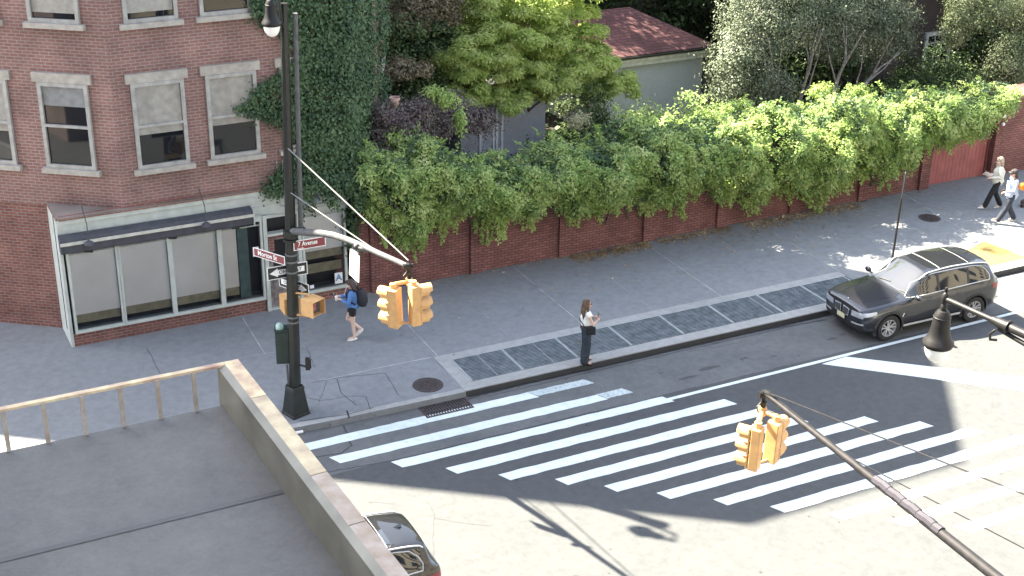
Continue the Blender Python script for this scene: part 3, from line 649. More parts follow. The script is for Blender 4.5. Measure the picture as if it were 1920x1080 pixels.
tree('maple_tree','bright yellow-green layered tree behind the vine, between the shed and the red roof',tb,cr,
     branchy((18.7,37.4,.15),[((.05,0,1),3.6)],1,1,.13)+branchy((18.75,37.3,1.6),[((-.75,-.1,.9),2.6),((.5,-.1,1),3.0),((.9,.1,.8),2.8),((-.3,.1,1),3.0),((.15,-.3,1),2.8)],1,2,.085),lm_maple,barkm,.125,aspect=.4,jitter=.3,droop=.55,mode='tufts',upn=.9)
# silvery tree
cr=[((29.6,38.2,4.6),(2.8,1.5,1.9),330,100,.25,.8,.35,-.75),((32.9,38.4,4.1),(2.4,1.5,1.9),280,100,.25,.8,.35,-.75),((27.5,37.6,3.2),(1.2,1.0,1.7),140,90,.22,.9,.4,-.9),((28.6,37.2,2.4),(.8,.6,.9),50,80,.2,.9,.4,-.9),((31.5,39.5,6.0),(3.4,2.0,1.6),220,95,.25,.8,.4,-.6),((34.3,38.3,3.3),(1.0,.9,1.2),60,80,.2,.9,.4,-.7),((28.3,37.1,9.1),(2.0,1.4,1.2),80,110,.3,.8,.4,-.9),((28.6,38.9,8.9),(3.0,1.8,1.6),150,95,.27,.8,.4,-.6),((33,38.9,8.9),(2.4,1.8,1.6),120,95,.27,.8,.4,-.6)]  # high crowns at the end added out of frame to keep the pavement shaded
tree('silver_tree','grey-green fine-leaved tree with pale forked limbs right of the red roof',(29.3,37,.15),cr,
     branchy((28.9,36.8,.6),[((.6,.1,1.0),4.2),((.0,.1,1),4.0)],1,11,.085,8,.18)+branchy((30.6,36.6,1.2),[((1,.15,.62),3.6),((.2,.1,1),3.4)],1,13,.085,8,.18)+branchy((28.2,37.4,.5),[((-.1,.1,1),4)],1,14,.07),lm_silver,bark_p,.085,aspect=.5,jitter=.9,droop=.2)
# dark tree by the building with brownish blossom
cr=[((15.4,37.6,4.6),(1.9,1.4,2.3),230,90,.22,.8,.5,-.9),((16.2,39.5,6.5),(2.2,1.5,1.6),120,90,.24,.8,.5,-.8),((14.6,36.2,3.0),(1.2,.9,1.4),90,80,.2,.8,.5,-.9)]
tree('shade_tree','dark green tree with sunlit specks between the brick building and the bright tree',(15.3,37.4,.15),cr,branchy((15.3,37.6,.15),[((0,0,1),3.5),((-.2,.1,1),3.2)],1,21,.1),lm_dark,barkm,.11)
cr=[((15.9,37.6,6.2),(1.3,.8,.9),110,90,.2,.5,.5,-.7),((14.9,36.2,4.9),(.7,.5,.35),34,80,.16,.5,.5,-.5)]
tree('russet_tree','dusty pinkish-brown tree top above the dark tree at the top edge',(16.4,39.8,.15),cr,branchy((16.4,39.8,.15),[((0,-.1,1),5.5)],1,22,.09),lm_brown,barkm,.10)
# plum-coloured shrub
cr=[((13.6,33.6,3.9),(1.0,.6,.75),100,90,.17,.8,.5,-.8),((13.1,33.4,4.55),(.35,.3,.35),22,80,.15,.8,.5,-.8),((14.2,33.9,4.5),(.5,.3,.25),26,80,.15,.8,.5,-.8),((15.4,34.4,4.3),(.4,.3,.3),22,80,.15,.8,.5,-.8),((12.8,32.9,3.2),(.7,.4,.7),55,80,.16,.8,.5,-.8),((14.9,34.2,3.9),(.8,.5,.5),55,80,.16,.8,.5,-.8),((12.7,32.2,2.7),(.35,.3,.5),18,70,.14,.8,.5,-.8),((16.5,35.2,3.5),(.75,.5,.45),50,80,.16,.8,.4,-.9)]
tree('plum_shrub','dusky purple-brown shrub tangled in the vine near the building',(13.6,33.5,.15),cr,branchy((13.6,33.6,.15),[((0,0,1),3.0),((.4,.1,1),3.2),((-.3,-.1,1),2.8)],1,31,.05),lm_plum,barkm,.08,cat='shrub')
cr=[((13.9,33.1,4.2),(.45,.35,.5),30,110,.13,.8,.5,-.7),((14.35,33.0,3.6),(.22,.22,.75),25,90,.10,.8,.5,-.9)]
# ivy on the building
it = thing('ivy', 'dark green ivy covering the right end of the brick building', 'ivy', (11,32.2,3.5))
K=1500; u=rng.uniform(0,1,K); z=3.3+5.6*rng.uniform(0,1,K); x0=9.2+.9*np.abs(np.sin(z*1.1))+.4*np.sin(z*3)
X1=x0+(11.7-x0)*u; C=np.stack([X1,np.full(K,FY-.1)-.08*rng.uniform(0,1,K),z],1); Nn=np.tile([0,-1,.3],(K,1)).astype(float)
K2=1300; s_=rng.uniform(-.05,.74,K2); z2=1.5+7*rng.uniform(0,1,K2)
C2=np.stack([11.6+1.95*s_+.07,FY+2.6*s_-.07,z2],1)
K3=700; s3=rng.uniform(0,.75,K3)**1.3; z3=1.5+6.5*rng.uniform(0,1,K3); C3=np.stack([13.5+2.7*s3+.09,34.9+5.4*s3,z3],1)
keep=(s3<.16+.1*np.sin(z3*3.1)+.06*np.sin(z3*8)); C3=C3[keep]
K4=260; x4=11.2+rng.uniform(-1.0,.8,K4); z4=rng.uniform(2.75,3.7,K4); k4=(z4>2.95+ (11.9-x4)*.35+.25*np.sin(x4*9)); C4=np.stack([x4[k4],FY-.3-rng.uniform(0,.35,k4.sum()),z4[k4]],1)
Call=np.concatenate([C,C2,C3,C4]); Nall=np.concatenate([Nn,np.tile([.8,-.6,.3],(K2+len(C3),1)),np.tile([0,-1,.4],(len(C4),1))])
P,N=fill(Call,Nall,22,.10,1.0); leaves('leaves',P,N,.085,lm_ivy,it,.7,.5,.4)
mb=MB(); rr=random.Random(8)
for x in (10.35,10.6,10.8,11.3):
    pts=[Vector((x,FY-.12,3.6))]
    for j in range(5): pts.append(pts[-1]+Vector((rr.uniform(-.06,.06),rr.uniform(-.02,.01),-.16)))
    mb.tube(pts,.008,5)
mb.build('tendrils', barkm, it)
Pq=[];Nq=[]
for x,zl in ((10.35,2.55),(10.62,2.6),(10.5,2.75)):
    for j in range(60): Pq.append([x+rng.normal(0,.035),FY-.14+rng.normal(0,.02),rng.uniform(zl,3.4)]); Nq.append([0,-1,.3])
leaves('hanging_leaves',np.array(Pq),np.array(Nq,float),.06,lm_ivy,it,.7,.4,.6)
# right-hand tree with hanging sprays
cr=[((36.9,36.2,4.7),(1.6,1.2,1.1),150,90,.2,1.0,.5,-.7),((36.3,34.6,2.9),(.75,.6,1.3),95,90,.16,1.1,.5,-.9),((35.4,36.2,4.2),(.6,.5,1.0),50,90,.15,1.2,.5,-.9),((38.3,35,3.6),(1.2,1.0,2.2),140,90,.2,1.0,.5,-.9)]
tree('weeping_tree','pale-leaved drooping tree at the right edge above the brick pier',(37.5,36,.15),cr,branchy((37.5,36,.15),[((0,0,1),4),((-.3,-.2,1),4)],1,41,.12),leaf_mat('weeping_leaf',[(.07,.10,.045),(.12,.155,.075),(.18,.21,.12),(.28,.30,.20)],.3),barkm,.075,aspect=.6,droop=.5)
# far row of trees closing the view
rr=random.Random(12)
FT=[(20,47,4.5,4.2),(25,50,5,4.5),(30,49,5.5,4.5),(36,50,5,4.5),(42,48,5,4.5),(34.5,42.2,3.0,2.6),(23.0,46.5,9.6,2.9),(15.5,45,5.5,3.2),(44,42,4,4),(48,50,5,5),(24,53,10,5.5),(33,54,11,6),(43,55,11,6.5)]  # tall ones added to shade the red roof and darken the car's reflections
FL=['far dark tree behind the shed','far dark tree behind the left of the red roof','far dark tree behind the right of the red roof','far dark tree behind the silvery tree','far dark tree behind the drooping tree','low dark tree under the silvery tree','tall dark tree added to shade the red roof','dark tree behind the bright tree at the top edge','dark tree at the right edge behind the brown house','farthest dark tree at the right edge','tall far tree added beyond the red roof for car reflections','tall far tree added beyond the silvery tree for car reflections','tall far tree added beyond the brown house for car reflections']
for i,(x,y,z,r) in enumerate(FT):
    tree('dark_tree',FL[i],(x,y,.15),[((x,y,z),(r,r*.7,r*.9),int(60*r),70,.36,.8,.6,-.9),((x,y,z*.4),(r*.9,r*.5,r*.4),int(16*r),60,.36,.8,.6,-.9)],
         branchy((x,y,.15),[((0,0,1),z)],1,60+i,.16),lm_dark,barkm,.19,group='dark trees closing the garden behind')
# low garden shrubs behind the vine
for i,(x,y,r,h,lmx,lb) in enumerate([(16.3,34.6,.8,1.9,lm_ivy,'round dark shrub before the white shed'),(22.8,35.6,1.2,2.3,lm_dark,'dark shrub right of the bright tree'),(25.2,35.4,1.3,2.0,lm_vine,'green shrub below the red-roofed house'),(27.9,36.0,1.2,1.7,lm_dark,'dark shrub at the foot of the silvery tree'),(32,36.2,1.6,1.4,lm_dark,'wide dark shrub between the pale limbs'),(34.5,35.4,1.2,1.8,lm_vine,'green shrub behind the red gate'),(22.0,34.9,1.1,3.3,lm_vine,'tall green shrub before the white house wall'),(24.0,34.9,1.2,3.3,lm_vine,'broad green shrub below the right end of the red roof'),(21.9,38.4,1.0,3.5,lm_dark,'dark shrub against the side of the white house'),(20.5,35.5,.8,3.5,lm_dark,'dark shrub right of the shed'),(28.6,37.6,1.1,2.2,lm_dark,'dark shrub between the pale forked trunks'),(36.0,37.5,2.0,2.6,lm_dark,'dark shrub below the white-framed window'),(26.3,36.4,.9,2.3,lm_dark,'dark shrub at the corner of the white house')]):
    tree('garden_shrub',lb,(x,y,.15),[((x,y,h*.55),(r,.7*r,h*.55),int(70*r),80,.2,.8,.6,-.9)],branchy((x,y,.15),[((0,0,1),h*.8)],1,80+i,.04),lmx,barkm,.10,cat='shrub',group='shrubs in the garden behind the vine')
P=atY(1085,228,33.2)
tree('flowering_shrub','cream-topped blossom spray rising from the vine',tuple(P),[(tuple(P),(.22,.2,.2),14,60,.1,.9,.5,-.6)],[([P+Vector((0,0,-1)),P],.02,.01)],leaf_mat('cream_blossom',[(.25,.26,.14),(.4,.4,.26),(.5,.48,.36)],.3),barkm,.06,cat='blossom')

GP=np.stack([rng.uniform(12,46,26000),rng.uniform(33.6,42,26000),.18+rng.uniform(0,.55,26000)**1.5],1)
o=leaves('ground_cover',GP,np.tile([0,-.2,1.],(len(GP),1)),.2,lm_dark,None,.7,.8); o['kind']='stuff'
# ================================================================== SHED, HOUSES
whs = mat('pale_shed_cladding',(.29,.30,.33),.7,var=.04)
sh = thing('garden_shed','pale grey-white shed wall half hidden behind the bright tree','shed',(18.2,36.6,.15))
mb=MB(); mb.box(16.6,17.75,36.25,38.8,.15,2.95); mb.box(17.72,19.7,36.8,38.8,.15,3.35); mb.build('wall', whs, sh)
mb=MB()
for x in (17.18,17.62,17.9): mb.box(x,x+.07,36.19,36.25,.15,3.35 if x>17.7 else 2.95)
mb.box(17.72,17.80,36.19,36.8,.15,3.8); mb.box(16.6,17.72,36.2,36.26,2.85,2.95); mb.build('trim', mat('white_trim',(.5,.51,.52),.6), sh)
mb=MB(); mb.box(17.6,19.8,36.6,39,3.36,3.42); mb.box(16.5,17.78,36.15,38.9,2.96,3.02); mb.build('roof', mat('dark_felt',(.04,.04,.045),.9), sh)
mb=MB()
for k in range(12):
    a=36.0; x=16.75+k*.075
    mb.obox((x,36.22,2.3),(1,0,1),(0,1,0),.32,.01,.008); 
mb.build('lattice', mat('white_trim',(.5,.51,.52),.6), sh)
shing = brick_mat('maroon_roof_shingles',(.115,.052,.052),(.09,.04,.042),(.06,.032,.033),.25,1.5)
hs = thing('garden_house','white-walled house with a maroon shingled hip roof','house',(27,42,.15))
e0=atY(1150,110,40); e1=atY(1350,84,40); r0=atY(1110,14,42.6); r1=atY(1243,9,42.6)
ez=(e0.z+e1.z)/2; xl=22.5; xr=28.1; rz=r1.z
mb=MB(); mb.add([(xl,40,ez),(xr,40,ez),(xr,46,ez),(xl,46,ez),(24.2,42.8,rz),(26.2,42.8,rz)],[(0,1,5,4),(1,2,5),(2,3,4,5),(3,0,4)]); 
mb.add([(xl,40,ez-.06),(xr,40,ez-.06),(xr,46,ez-.06),(xl,46,ez-.06)],[(0,3,2,1)]); mb.build('roof', shing, hs)
mb=MB(); mb.box(xl+1.4,xr-.3,40.35,45.6,.15,ez-.3); mb.build('wall', mat('blue_white_render',(.36,.385,.42),.7,var=.04), hs)
mb=MB(); mb.box(xl+.05,xr-.05,40.05,40.33,ez-.38,ez-.08); mb.box(xl+.02,xr-.02,39.98,40.05,ez-.2,ez-.07); mb.build('fascia', mat('cream_fascia',(.42,.42,.38),.6), hs)
mb=MB(); mb.box(xl,xr,39.93,39.98,ez-.1,ez-.02); mb.build('gutter', blackm, hs)
hb = thing('brown_house','dark brown house with a white-framed window behind the garden trees','house',(40,43,.15))
mb=MB(); mb.box(34.6,50,42.1,48,.15,26); mb.build('wall', brick_mat('dark_brown_brick',(.045,.034,.032),(.036,.028,.026),(.05,.042,.04),.3), hb)  # wall carried far above the view to darken the car's reflections
wc=atY(1760,80,42)
mb=MB(); 
for dx in (-.62,.62): mb.box(wc.x+dx-.07,wc.x+dx+.07,42.0,42.1,wc.z-1.1,wc.z+.45)
mb.box(wc.x-.55,wc.x+.55,42.0,42.1,wc.z+.3,wc.z+.45); mb.box(wc.x-.55,wc.x+.55,42.02,42.09,wc.z-.02,wc.z+.02)
for dx in (-.18,.18): mb.box(wc.x+dx-.02,wc.x+dx+.02,42.02,42.09,wc.z-1,wc.z+.3)
f=mb.build('window', mat('grey_white_paint',(.30,.31,.30),.6), hb)
mb=MB(); mb.box(wc.x-.55,wc.x+.55,42.07,42.095,wc.z-1.1,wc.z+.3); mb.build('pane', glass_d, f)
pt = thing('flower_pot','white and terracotta plant pot in the tangle by the brick building','pot',tuple(atY(740,190,33.8)))
P=atY(740,190,33.8); mb=MB(); mb.lathe([(0,-.15),(.1,-.15),(.14,.05),(.15,.05),(.15,.11),(.12,.11),(.11,.0)],P,n=16); mb.build('pot', mat('terracotta_white',(.45,.30,.26),.8), pt,40)

# ================================================================== LITTER OF LEAVES
def litter(n, lo, hi, y0, spread, mats, nm):
    X=rng.uniform(lo,hi,n); Y=y0-np.abs(rng.normal(0,spread,n)); return np.stack([X,Y,np.full(n,.157)+rng.uniform(0,.01,n)],1)
PL=[litter(260,12,31,32.17,.12,0,0),litter(1000,18.1,20.6,32.17,.24,0,0),litter(500,21,23.5,32.17,.2,0,0),litter(1100,24.0,28.2,32.17,.3,0,0),litter(140,22,27,31.8,.7,0,0),litter(90,9,31,31,1.4,0,0)]
PL=np.concatenate(PL); o=leaves('fallen_leaves',PL,np.tile([0,0,1.],(len(PL),1)),.085,leaf_mat('dry_leaf',[(.17,.115,.06),(.32,.23,.13),(.48,.39,.26)],.1),None,.6,.25)
o['kind']='stuff'

# ================================================================== CORNER SIGNAL POLE
PX, PY, LEAN = 8.25, 26.90, .024
pole = thing('traffic_signal_pole', 'black corner pole with flared base and a long grey mast arm', 'pole', (PX,PY,.15))
mb=MB()
def frus(mbx,cx,cy,a,b,z0,z1,rot=0):
    v=[];
    for (s_,z) in ((a,z0),(b,z1)):
        for k in range(8):
            t=rot+PI/8+k*PI/4; q=s_/math.cos(PI/8); v.append((cx+LEAN*(z-.15)+q*math.cos(t),cy+q*math.sin(t),z))
    mbx.add(v,[tuple(range(8))[::-1],tuple(range(8,16))]+[(i,(i+1)%8,8+(i+1)%8,8+i) for i in range(8)])
def sqf(mbx,cx,cy,a,b,z0,z1,rot=.3):
    v=[]
    for (s_,z) in ((a,z0),(b,z1)):
        for k in range(4):
            t=rot+PI/4+k*PI/2; v.append((cx+s_*1.414*math.cos(t),cy+s_*1.414*math.sin(t),z))
    mbx.add(v,[(3,2,1,0),(4,5,6,7)]+[(i,(i+1)%4,4+(i+1)%4,4+i) for i in range(4)])
sqf(mb,PX,PY,.235,.225,.15,.22); sqf(mb,PX,PY,.215,.15,.22,.80); sqf(mb,PX,PY,.16,.15,.80,.86)
for k in range(4):
    t=.3+PI/4+k*PI/2; mb.tube([(PX+.17*math.cos(t),PY+.17*math.sin(t),.86),(PX+.17*math.cos(t),PY+.17*math.sin(t),.90)],.02,6)
mb.build('base', blackp, pole, bevel=.012)
mb=MB(); frus(mb,PX,PY,.118,.112,.86,4.6); frus(mb,PX,PY,.105,.075,4.6,9.4); mb.build('shaft', blackp, pole)
mb=MB(); mb.tube([(PX+.30,PY-.10,4.62),(PX+.41,PY-.10,9.2)],.052,12); mb.build('riser_pipe', steel, pole, 50)
mb=MB()
for z_,h_ in ((4.5,.16),(4.35,.05)): frus(mb,PX,PY,.15,.15,z_-h_/2,z_+h_/2)
mb.box(PX+.16,PX+.39,PY-.19,PY-.02,4.5,4.62); mb.build('arm_clamp', blackp, pole)
bandm = mat('silver_banding',(.15,.155,.155),.55,.2)
for z_ in (4.02,3.86,3.62,2.56,2.44):
    mb=MB(); frus(mb,PX,PY,.126,.126,z_-.018,z_+.018); mb.build('band', bandm, pole)
# mast arm towards the avenue
TIP = at(765,497,5.45); A0 = Vector((PX+.105,PY,4.55)); hv = Vector((TIP.x-PX-.105,TIP.y-PY,0)).normalized(); pn = (-hv.y,hv.x,0)
def armpt(x,y): return at_plane(x,y,A0,pn)
ap=[A0+Vector((0,0,0))]+[armpt(*q) for q in ((575,436),(600,437),(625,441),(650,449),(680,461),(710,475),(738,487),(762,498))]
mb=MB(); mb.tube(ap,[.075,.075,.072,.07,.066,.06,.055,.052,.05],14); mb.build('mast_arm', steel, pole, 50)
T2=armpt(766,494); q1=armpt(612,347); dirw=(q1-T2).normalized(); topz=T2+dirw*((T2-Vector((PX+.15,PY,T2.z))).length/max(1e-3,math.hypot(dirw.x,dirw.y)))
mb=MB(); mb.tube([T2+Vector((0,0,.06)),topz],.014,6); mb.build('guy_wire', bandm, pole)
q2=armpt(577,383); s0=armpt(705,470); mb=MB(); mb.tube([s0,q2,q2+(q2-s0)*.3],.013,6); mb.build('guy_wire', bandm, pole)
# street-lamp arm at the top of the pole: its shadow falls on the sunlit road
def lampbell(root, P, tilt=(0,0,-1)):
    """bell shaped hanging luminaire; P = point on the arm"""
    P=Vector(P); K_=.80; mb=MB(Matrix.Translation(P)@Matrix.Scale(K_,4)@Matrix.Translation(-P))
    mb.lathe([(.0,.20),(.025,.19),(.03,.13),(.018,.11),(.05,.08),(.06,.0),(.05,-.07),(.035,-.09),(.05,-.12),(.055,-.18),(.04,-.20)],P,n=16); mb.build('fitter', dsteel, root, 40)
    mb=MB(mb.T); mb.lathe([(.03,-.19),(.09,-.21),(.125,-.27),(.135,-.31),(.142,-.315),(.142,-.33),(.138,-.335),(.150,-.50),(.165,-.60),(.20,-.69),(.245,-.75),(.25,-.78),(.232,-.785),(.235,-.82),(.225,-.835),(.18,-.835)],P,n=32); mb.build('bell_housing', dsteel, root, 40)
    mb=MB(mb.T); mb.lathe([(.205,-.825),(.20,-.89),(.175,-.99),(.125,-1.07),(.06,-1.115),(.001,-1.125)],P,n=28); mb.build('globe', mat('opal_globe',(.85,.85,.80),.25,var=.02), root, 60)
lp = at(1215,1000); hh=9.2; sh_=Vector((math.sin(SUN_AZ),-math.cos(SUN_AZ),0))/math.tan(SUN_ALT)
LP = Vector((lp.x-sh_.x*hh, lp.y-sh_.y*hh, hh))
mb=MB(); top=Vector((PX+.20,PY,8.6)); mb.tube([top,top+(LP-top)*.4+Vector((0,0,.9)),LP+Vector((0,0,.55)),LP+Vector((0,0,.5))],.035,8)
mb.tube([Vector((PX+.18,PY,7.8)),top+(LP-top)*.4+Vector((0,0,.88))],.02,6); mb.build('lamp_arm', blackp, pole, 50)
lampbell(pole, LP+Vector((0,0,.5)))

# ------------------------------------------------------------------ signals
def signal_head(root, c, face, rot_tilt=0.0, S=.27):
    """three-section head centred at c, facing direction face"""
    f=Vector(face).normalized(); up=Vector((math.sin(rot_tilt),0,math.cos(rot_tilt))).normalized(); r_=f.cross(up).normalized(); up=r_.cross(f)
    c=Vector(c); kk=S/.265; W=.118*kk
    mb=MB(); mb.obox(c-f*.02,r_,up,W,1.5*S,.085*kk); hd=mb.build('signal_head', yel, root, bevel=.015)
    mb=MB()
    for k in (-1,0,1):
        q=c+up*k*S; mb.obox(q+f*.08,r_,up,W*.97,S*.46,.014)
    mb.build('door_panels', yel, hd, bevel=.006)
    for k in (-1,0,1):
        q=c+up*k*S+f*.09
        mb=MB(); R1=.120*kk; n=18; L=.215*kk; inner=[];outer=[]; vs=[];fs=[]
        for j in range(n+1):
            a=R(-55)+R(290)*j/n
            d=r_*math.cos(a)+up*math.sin(a); l=L*(1 if a>0 and a<PI else .72)
            vs+= [q+d*R1, q+d*R1+f*l, q+d*(R1-.006), q+d*(R1-.006)+f*l]
        for j in range(n):
            b=j*4; e=b+4; fs+=[(b,e,e+1,b+1),(b+2,b+3,e+3,e+2),(b+1,e+1,e+3,b+3),(b,b+2,e+2,e)]
        mb.add(vs,fs); mb.build('visor', yel, hd, 50)
        mb=MB(); mb.disc(q+f*.012,f,.105*kk,20); mb.build('lens', lens_d, hd)
    return hd
def signal(name, label, tip, heads, S, tilt, drop):
    t=thing(name,label,'traffic light',tuple(tip))
    mb=MB(); P=Vector(tip); up=Vector((math.sin(tilt),0,math.cos(tilt)))
    a=P+Vector((0,0,.03)); b=P-up*(drop)
    mb.tube([a,P-up*.12,b],[.045,.03,.035],8); mb.tube([P-up*.13,P-up*.2],.055,8); mb.tube([P-up*.24,b],.05,8)
    mb.tube([P+Vector((-.09,.02,-.02)),P+Vector((.09,-.02,-.02))],.05,10); mb.build('hanger', dsteel, t, 50)
    mb=MB(); mb.tube([P-up*.1,P-up*.2+Vector((-.11,0,0)),P-up*.32+Vector((-.06,0,0))],.01,5); mb.build('cable', blackm, t)
    pts=[]
    for (c,f) in heads:
        c=Vector(c); hd=signal_head(t,c,f,tilt,S); topc=c+up*(1.5*S+.02); pts.append((topc,c-up*1.5*S))
    mb=MB()
    for (tc,bc) in pts:
        mb.tube([b,b+(tc-b)*.5+up*.03,tc+up*.05],.04,8); mb.tube([tc+up*.07,tc-up*.03],.055,10)
    mb.tube([b+up*.07,b-up*.06],.065,10); mb.build('top_bracket', yel, t, 50)
    if len(pts)==2:
        mb=MB(); mb.tube([pts[0][1]+up*.04,pts[1][1]+up*.04],.022,8); mb.build('bottom_bracket', yel, t, 50)
    return t
# placement: head centres read in the photo at the depth of the arm tip
def camplane(x,y,P,push=0):    # point on ray at same camera depth as P
    d=ray(x,y); o=np.array([0,0,CAM_H]); dep=np.dot(np.array(P)-o,_f)+push; return Vector(o+d*dep/np.dot(d,_f))
rt=Vector(_r); fw=Vector((_sy,_cy,0))
hl=camplane(740,576,TIP,.05); hr=camplane(779,571,TIP,-.02)
signal('traffic_signal','yellow traffic light pair hanging from the grey arm of the corner pole, over the sidewalk',TIP,[(hl,-rt*.9+fw*.42),(hr,rt*.9+fw*.42)],.265,R(-4),.34)
# right-hand arm and signals
armdark = mat('dark_arm_paint',(.014,.013,.015),.65,0,var=.3,scale=8,spec=.25)
TIP2=at(1434,737,6.0); FARM=at(1868,1082,6.0)
arm2=thing('mast_arm','dark mast arm reaching in from the bottom right corner with two guy wires','mast arm',tuple(FARM))
dv=(FARM-TIP2); mb=MB(); mb.tube([TIP2,TIP2+dv*.35,TIP2+dv*.6,TIP2+dv,TIP2+dv*1.35],[.038,.05,.062,.07,.075],14); mb.build('arm_tube', armdark, arm2, 50)
E2=TIP2+dv*1.35
mb=MB(); mb.tube([E2+Vector((0,0,-6)),E2+Vector((0,0,3.4))],.12,12); mb.build('post', blackp, arm2, 50)
w1=camplane(1920,925,TIP2+dv*.6,-.3); w2=camplane(1860,1010,TIP2+dv*.6,.3)
mb=MB(); st=TIP2+Vector((0,0,.06)); w1=at_plane(1920,925,TIP2,(1,0.03,0)); mb.tube([st+Vector((-.05,0,0)),st+(w1-st)*1.6],.009,6); mb.build('guy_wire', armdark, arm2)
w2=at_plane(1690,890,TIP2+Vector((.12,0,0)),(1,0.03,0)); mb=MB(); s3=TIP2+dv*.42+Vector((0,0,.05)); w3=at_plane(1885,1010,TIP2+Vector((.1,0,0)),(1,.03,0)); mb.tube([st,s3,s3+(w3-s3)*1.5],.008,6); mb.build('guy_wire', armdark, arm2)
mb=MB()
for k in range(9):
    a=TIP2+dv*(.53+.03*k); mb.tube([a+Vector((0,0,.03*(1 if k%2 else .4))),a+dv*.03+Vector((0,0,.02))],.068,8)
mb.build('tape_wrap', mat('worn_tape',(.018,.016,.026),.7), arm2)
hl=camplane(1415,840,TIP2,-.12); hr=camplane(1450,827,TIP2,.10)
signal('traffic_signal','yellow traffic light pair hanging over the crosswalk from the dark arm at the right',TIP2,[(hl,-rt*.86+fw*.45),(hr,rt*.62+fw*.78)],.225,R(3),.30)
# right-hand lamp
LB=at(1772,560,8.5); LF=at(1925,628,8.5); lmp=thing('street_lamp','black bell-shaped street lamp with white globe on an arm at the right edge','street lamp',tuple(LF))
lampbell(lmp,LB)
mb=MB(); dl=(LF-LB); mb.tube([LB,LB+dl*.6],.036,14); mb.tube([LB+dl*.60,LB+dl*.66],.055,14); mb.tube([LB+dl*.66,LB+dl*.78],[.062,.07],14); mb.tube([LB+dl*.78,LB+dl*.80],.085,14); mb.tube([LB+dl*.80,LB+dl*2.6],.058,14)
mb.build('arm', dsteel, lmp, 50)
mb=MB(); mb.tube([LB+dl*.68+Vector((0,0,-.08)),LB+dl*2.6+Vector((0,0,-.35))],.03,8); 
c=LB+dl*.66+Vector((0,0,-.1)); mb.tube([c+Vector((-.02,0,0)),c+Vector((-.07,.03,-.06)),c+Vector((-.05,.03,-.14)),c+Vector((.03,0,-.15))],.018,8); mb.build('lower_brace', dsteel, lmp, 50)
E3=LB+dl*2.6; mb=MB(); mb.tube([Vector((E3.x,E3.y,.15)),E3+Vector((0,0,.6))],.09,12); mb.build('post', blackp, lmp, 50)

# ------------------------------------------------------------------ signs on the corner pole
def sign_plate(name, label, cat, c, ux, w, h, m_, th=.008, border=None, draw=None, group=None):
    """ux = horizontal direction as read left to right; the face looks towards the camera side"""
    ux=Vector(ux).normalized(); uy=Vector((0,0,1)); nn=ux.cross(uy); c=Vector(c)
    if border: 
        t=thing(name,label,cat,tuple(c),group=group)
        mb=MB(); mb.obox(c,ux,uy,w/2,h/2,th/2); mb.build('plate', border, t)
        mb=MB(); mb.obox(c,ux,uy,w/2-.016,h/2-.016,th/2+.0015); mb.build('panel', m_, t)
    else:
        t=thing(name,label,cat,tuple(c),group=group); mb=MB(); mb.obox(c,ux,uy,w/2,h/2,th/2); mb.build('panel', m_, t)
    if draw: 
        mb=MB(); draw(mb,c+nn*(th/2+.004),ux,uy,nn); mb.build('lettering', white, t)
    return t, c, ux, uy, nn, th
sa=camplane(505,478,(PX,PY,4.1)); ux=(Vector(camplane(476,472,(PX,PY,4.2),.18))-Vector(camplane(533,485,(PX,PY,4.1),.0)))*-1; ux.z=0
aS=Vector((.42,-.91,0)); aA=Vector((1,0,0))
cS=Vector((PX,PY,0))-aS.normalized()*.47; 
def plane_at(px_,py_,P,n): return at_plane(px_,py_,P,n)
# street name plates
pS=(PX-.02,PY-.13,0); nS=Vector((aS.y,-aS.x,0))
def fit(pl,pr,pb,z_hint,anchor):   # plate plane through the pole, ends read from the photo at a height
    return None
# Morton St : runs left from the pole, its far (left) end higher in the photo
L0=camplane(476,474,(PX,PY,4.0),.42); L1=camplane(534,487,(PX,PY,4.0),-.05)
u=(L1-L0); u.z=0; cM=(L0+L1)/2
sign_plate('street_name_sign','maroon Morton St name sign on the left side of the corner pole','street sign',cM,u,u.length,.20,maroon,border=white,
    draw=lambda mb,c,ux,uy,nn: put_text(mb,'Morton St',.155,c-ux*.05,ux,uy,.0035,.85))
L0=camplane(550,464,(PX,PY,4.1),-.08); L1=camplane(611,449,(PX,PY,4.1),.12)
u=Vector((1,0,0)); cA=(L0+L1)/2; wA=(L1-L0).length
def d7(mb,c,ux,uy,nn):
    put_text(mb,'7 Avenue',.145,c-ux*.045+uy*.02,ux,uy,.003,.78); put_text(mb,'South',.06,c-ux*.21-uy*.075,ux,uy,.001)
sign_plate('street_name_sign','maroon 7 Avenue South name sign on the right side of the corner pole','street sign',cA,u,wA,.22,maroon,border=white,draw=d7)
def oneway(mb,c,ux,uy,nn,flip=False):
    s=-1 if not flip else 1
    # white arrow with bar
    A=[(-.40,0),(-.22,.10),(-.22,.062),(.38,.062),(.38,-.062),(-.22,-.062),(-.22,-.10)]
    if flip: A=[(-x,y) for x,y in A]
    mb.add([c+ux*x+uy*y for x,y in A],[tuple(range(7))])
cW=camplane(539,508,(PX,PY,3.6),.17)
t,c,ux_,uy_,nn_,th=sign_plate('one_way_sign','black one way sign with a white arrow pointing left on the corner pole','sign',cW,(1,0,0),.90,.30,signblack,border=white,draw=oneway)
def blacktxt(t,c,ux,uy,nn,th,txt,size,off):
    mb=MB(); put_text(mb,txt,size,Vector(c)+nn*(th/2+.0065)+ux*off,ux,uy,.002,.95); mb.build('black_lettering', signblack, t)
blacktxt(t,c,ux_,uy_,nn_,th,'ONE WAY',.115,.06)
cV=camplane(551,535,(PX,PY,3.3),.24); uV=Vector((.45,-.89,0))
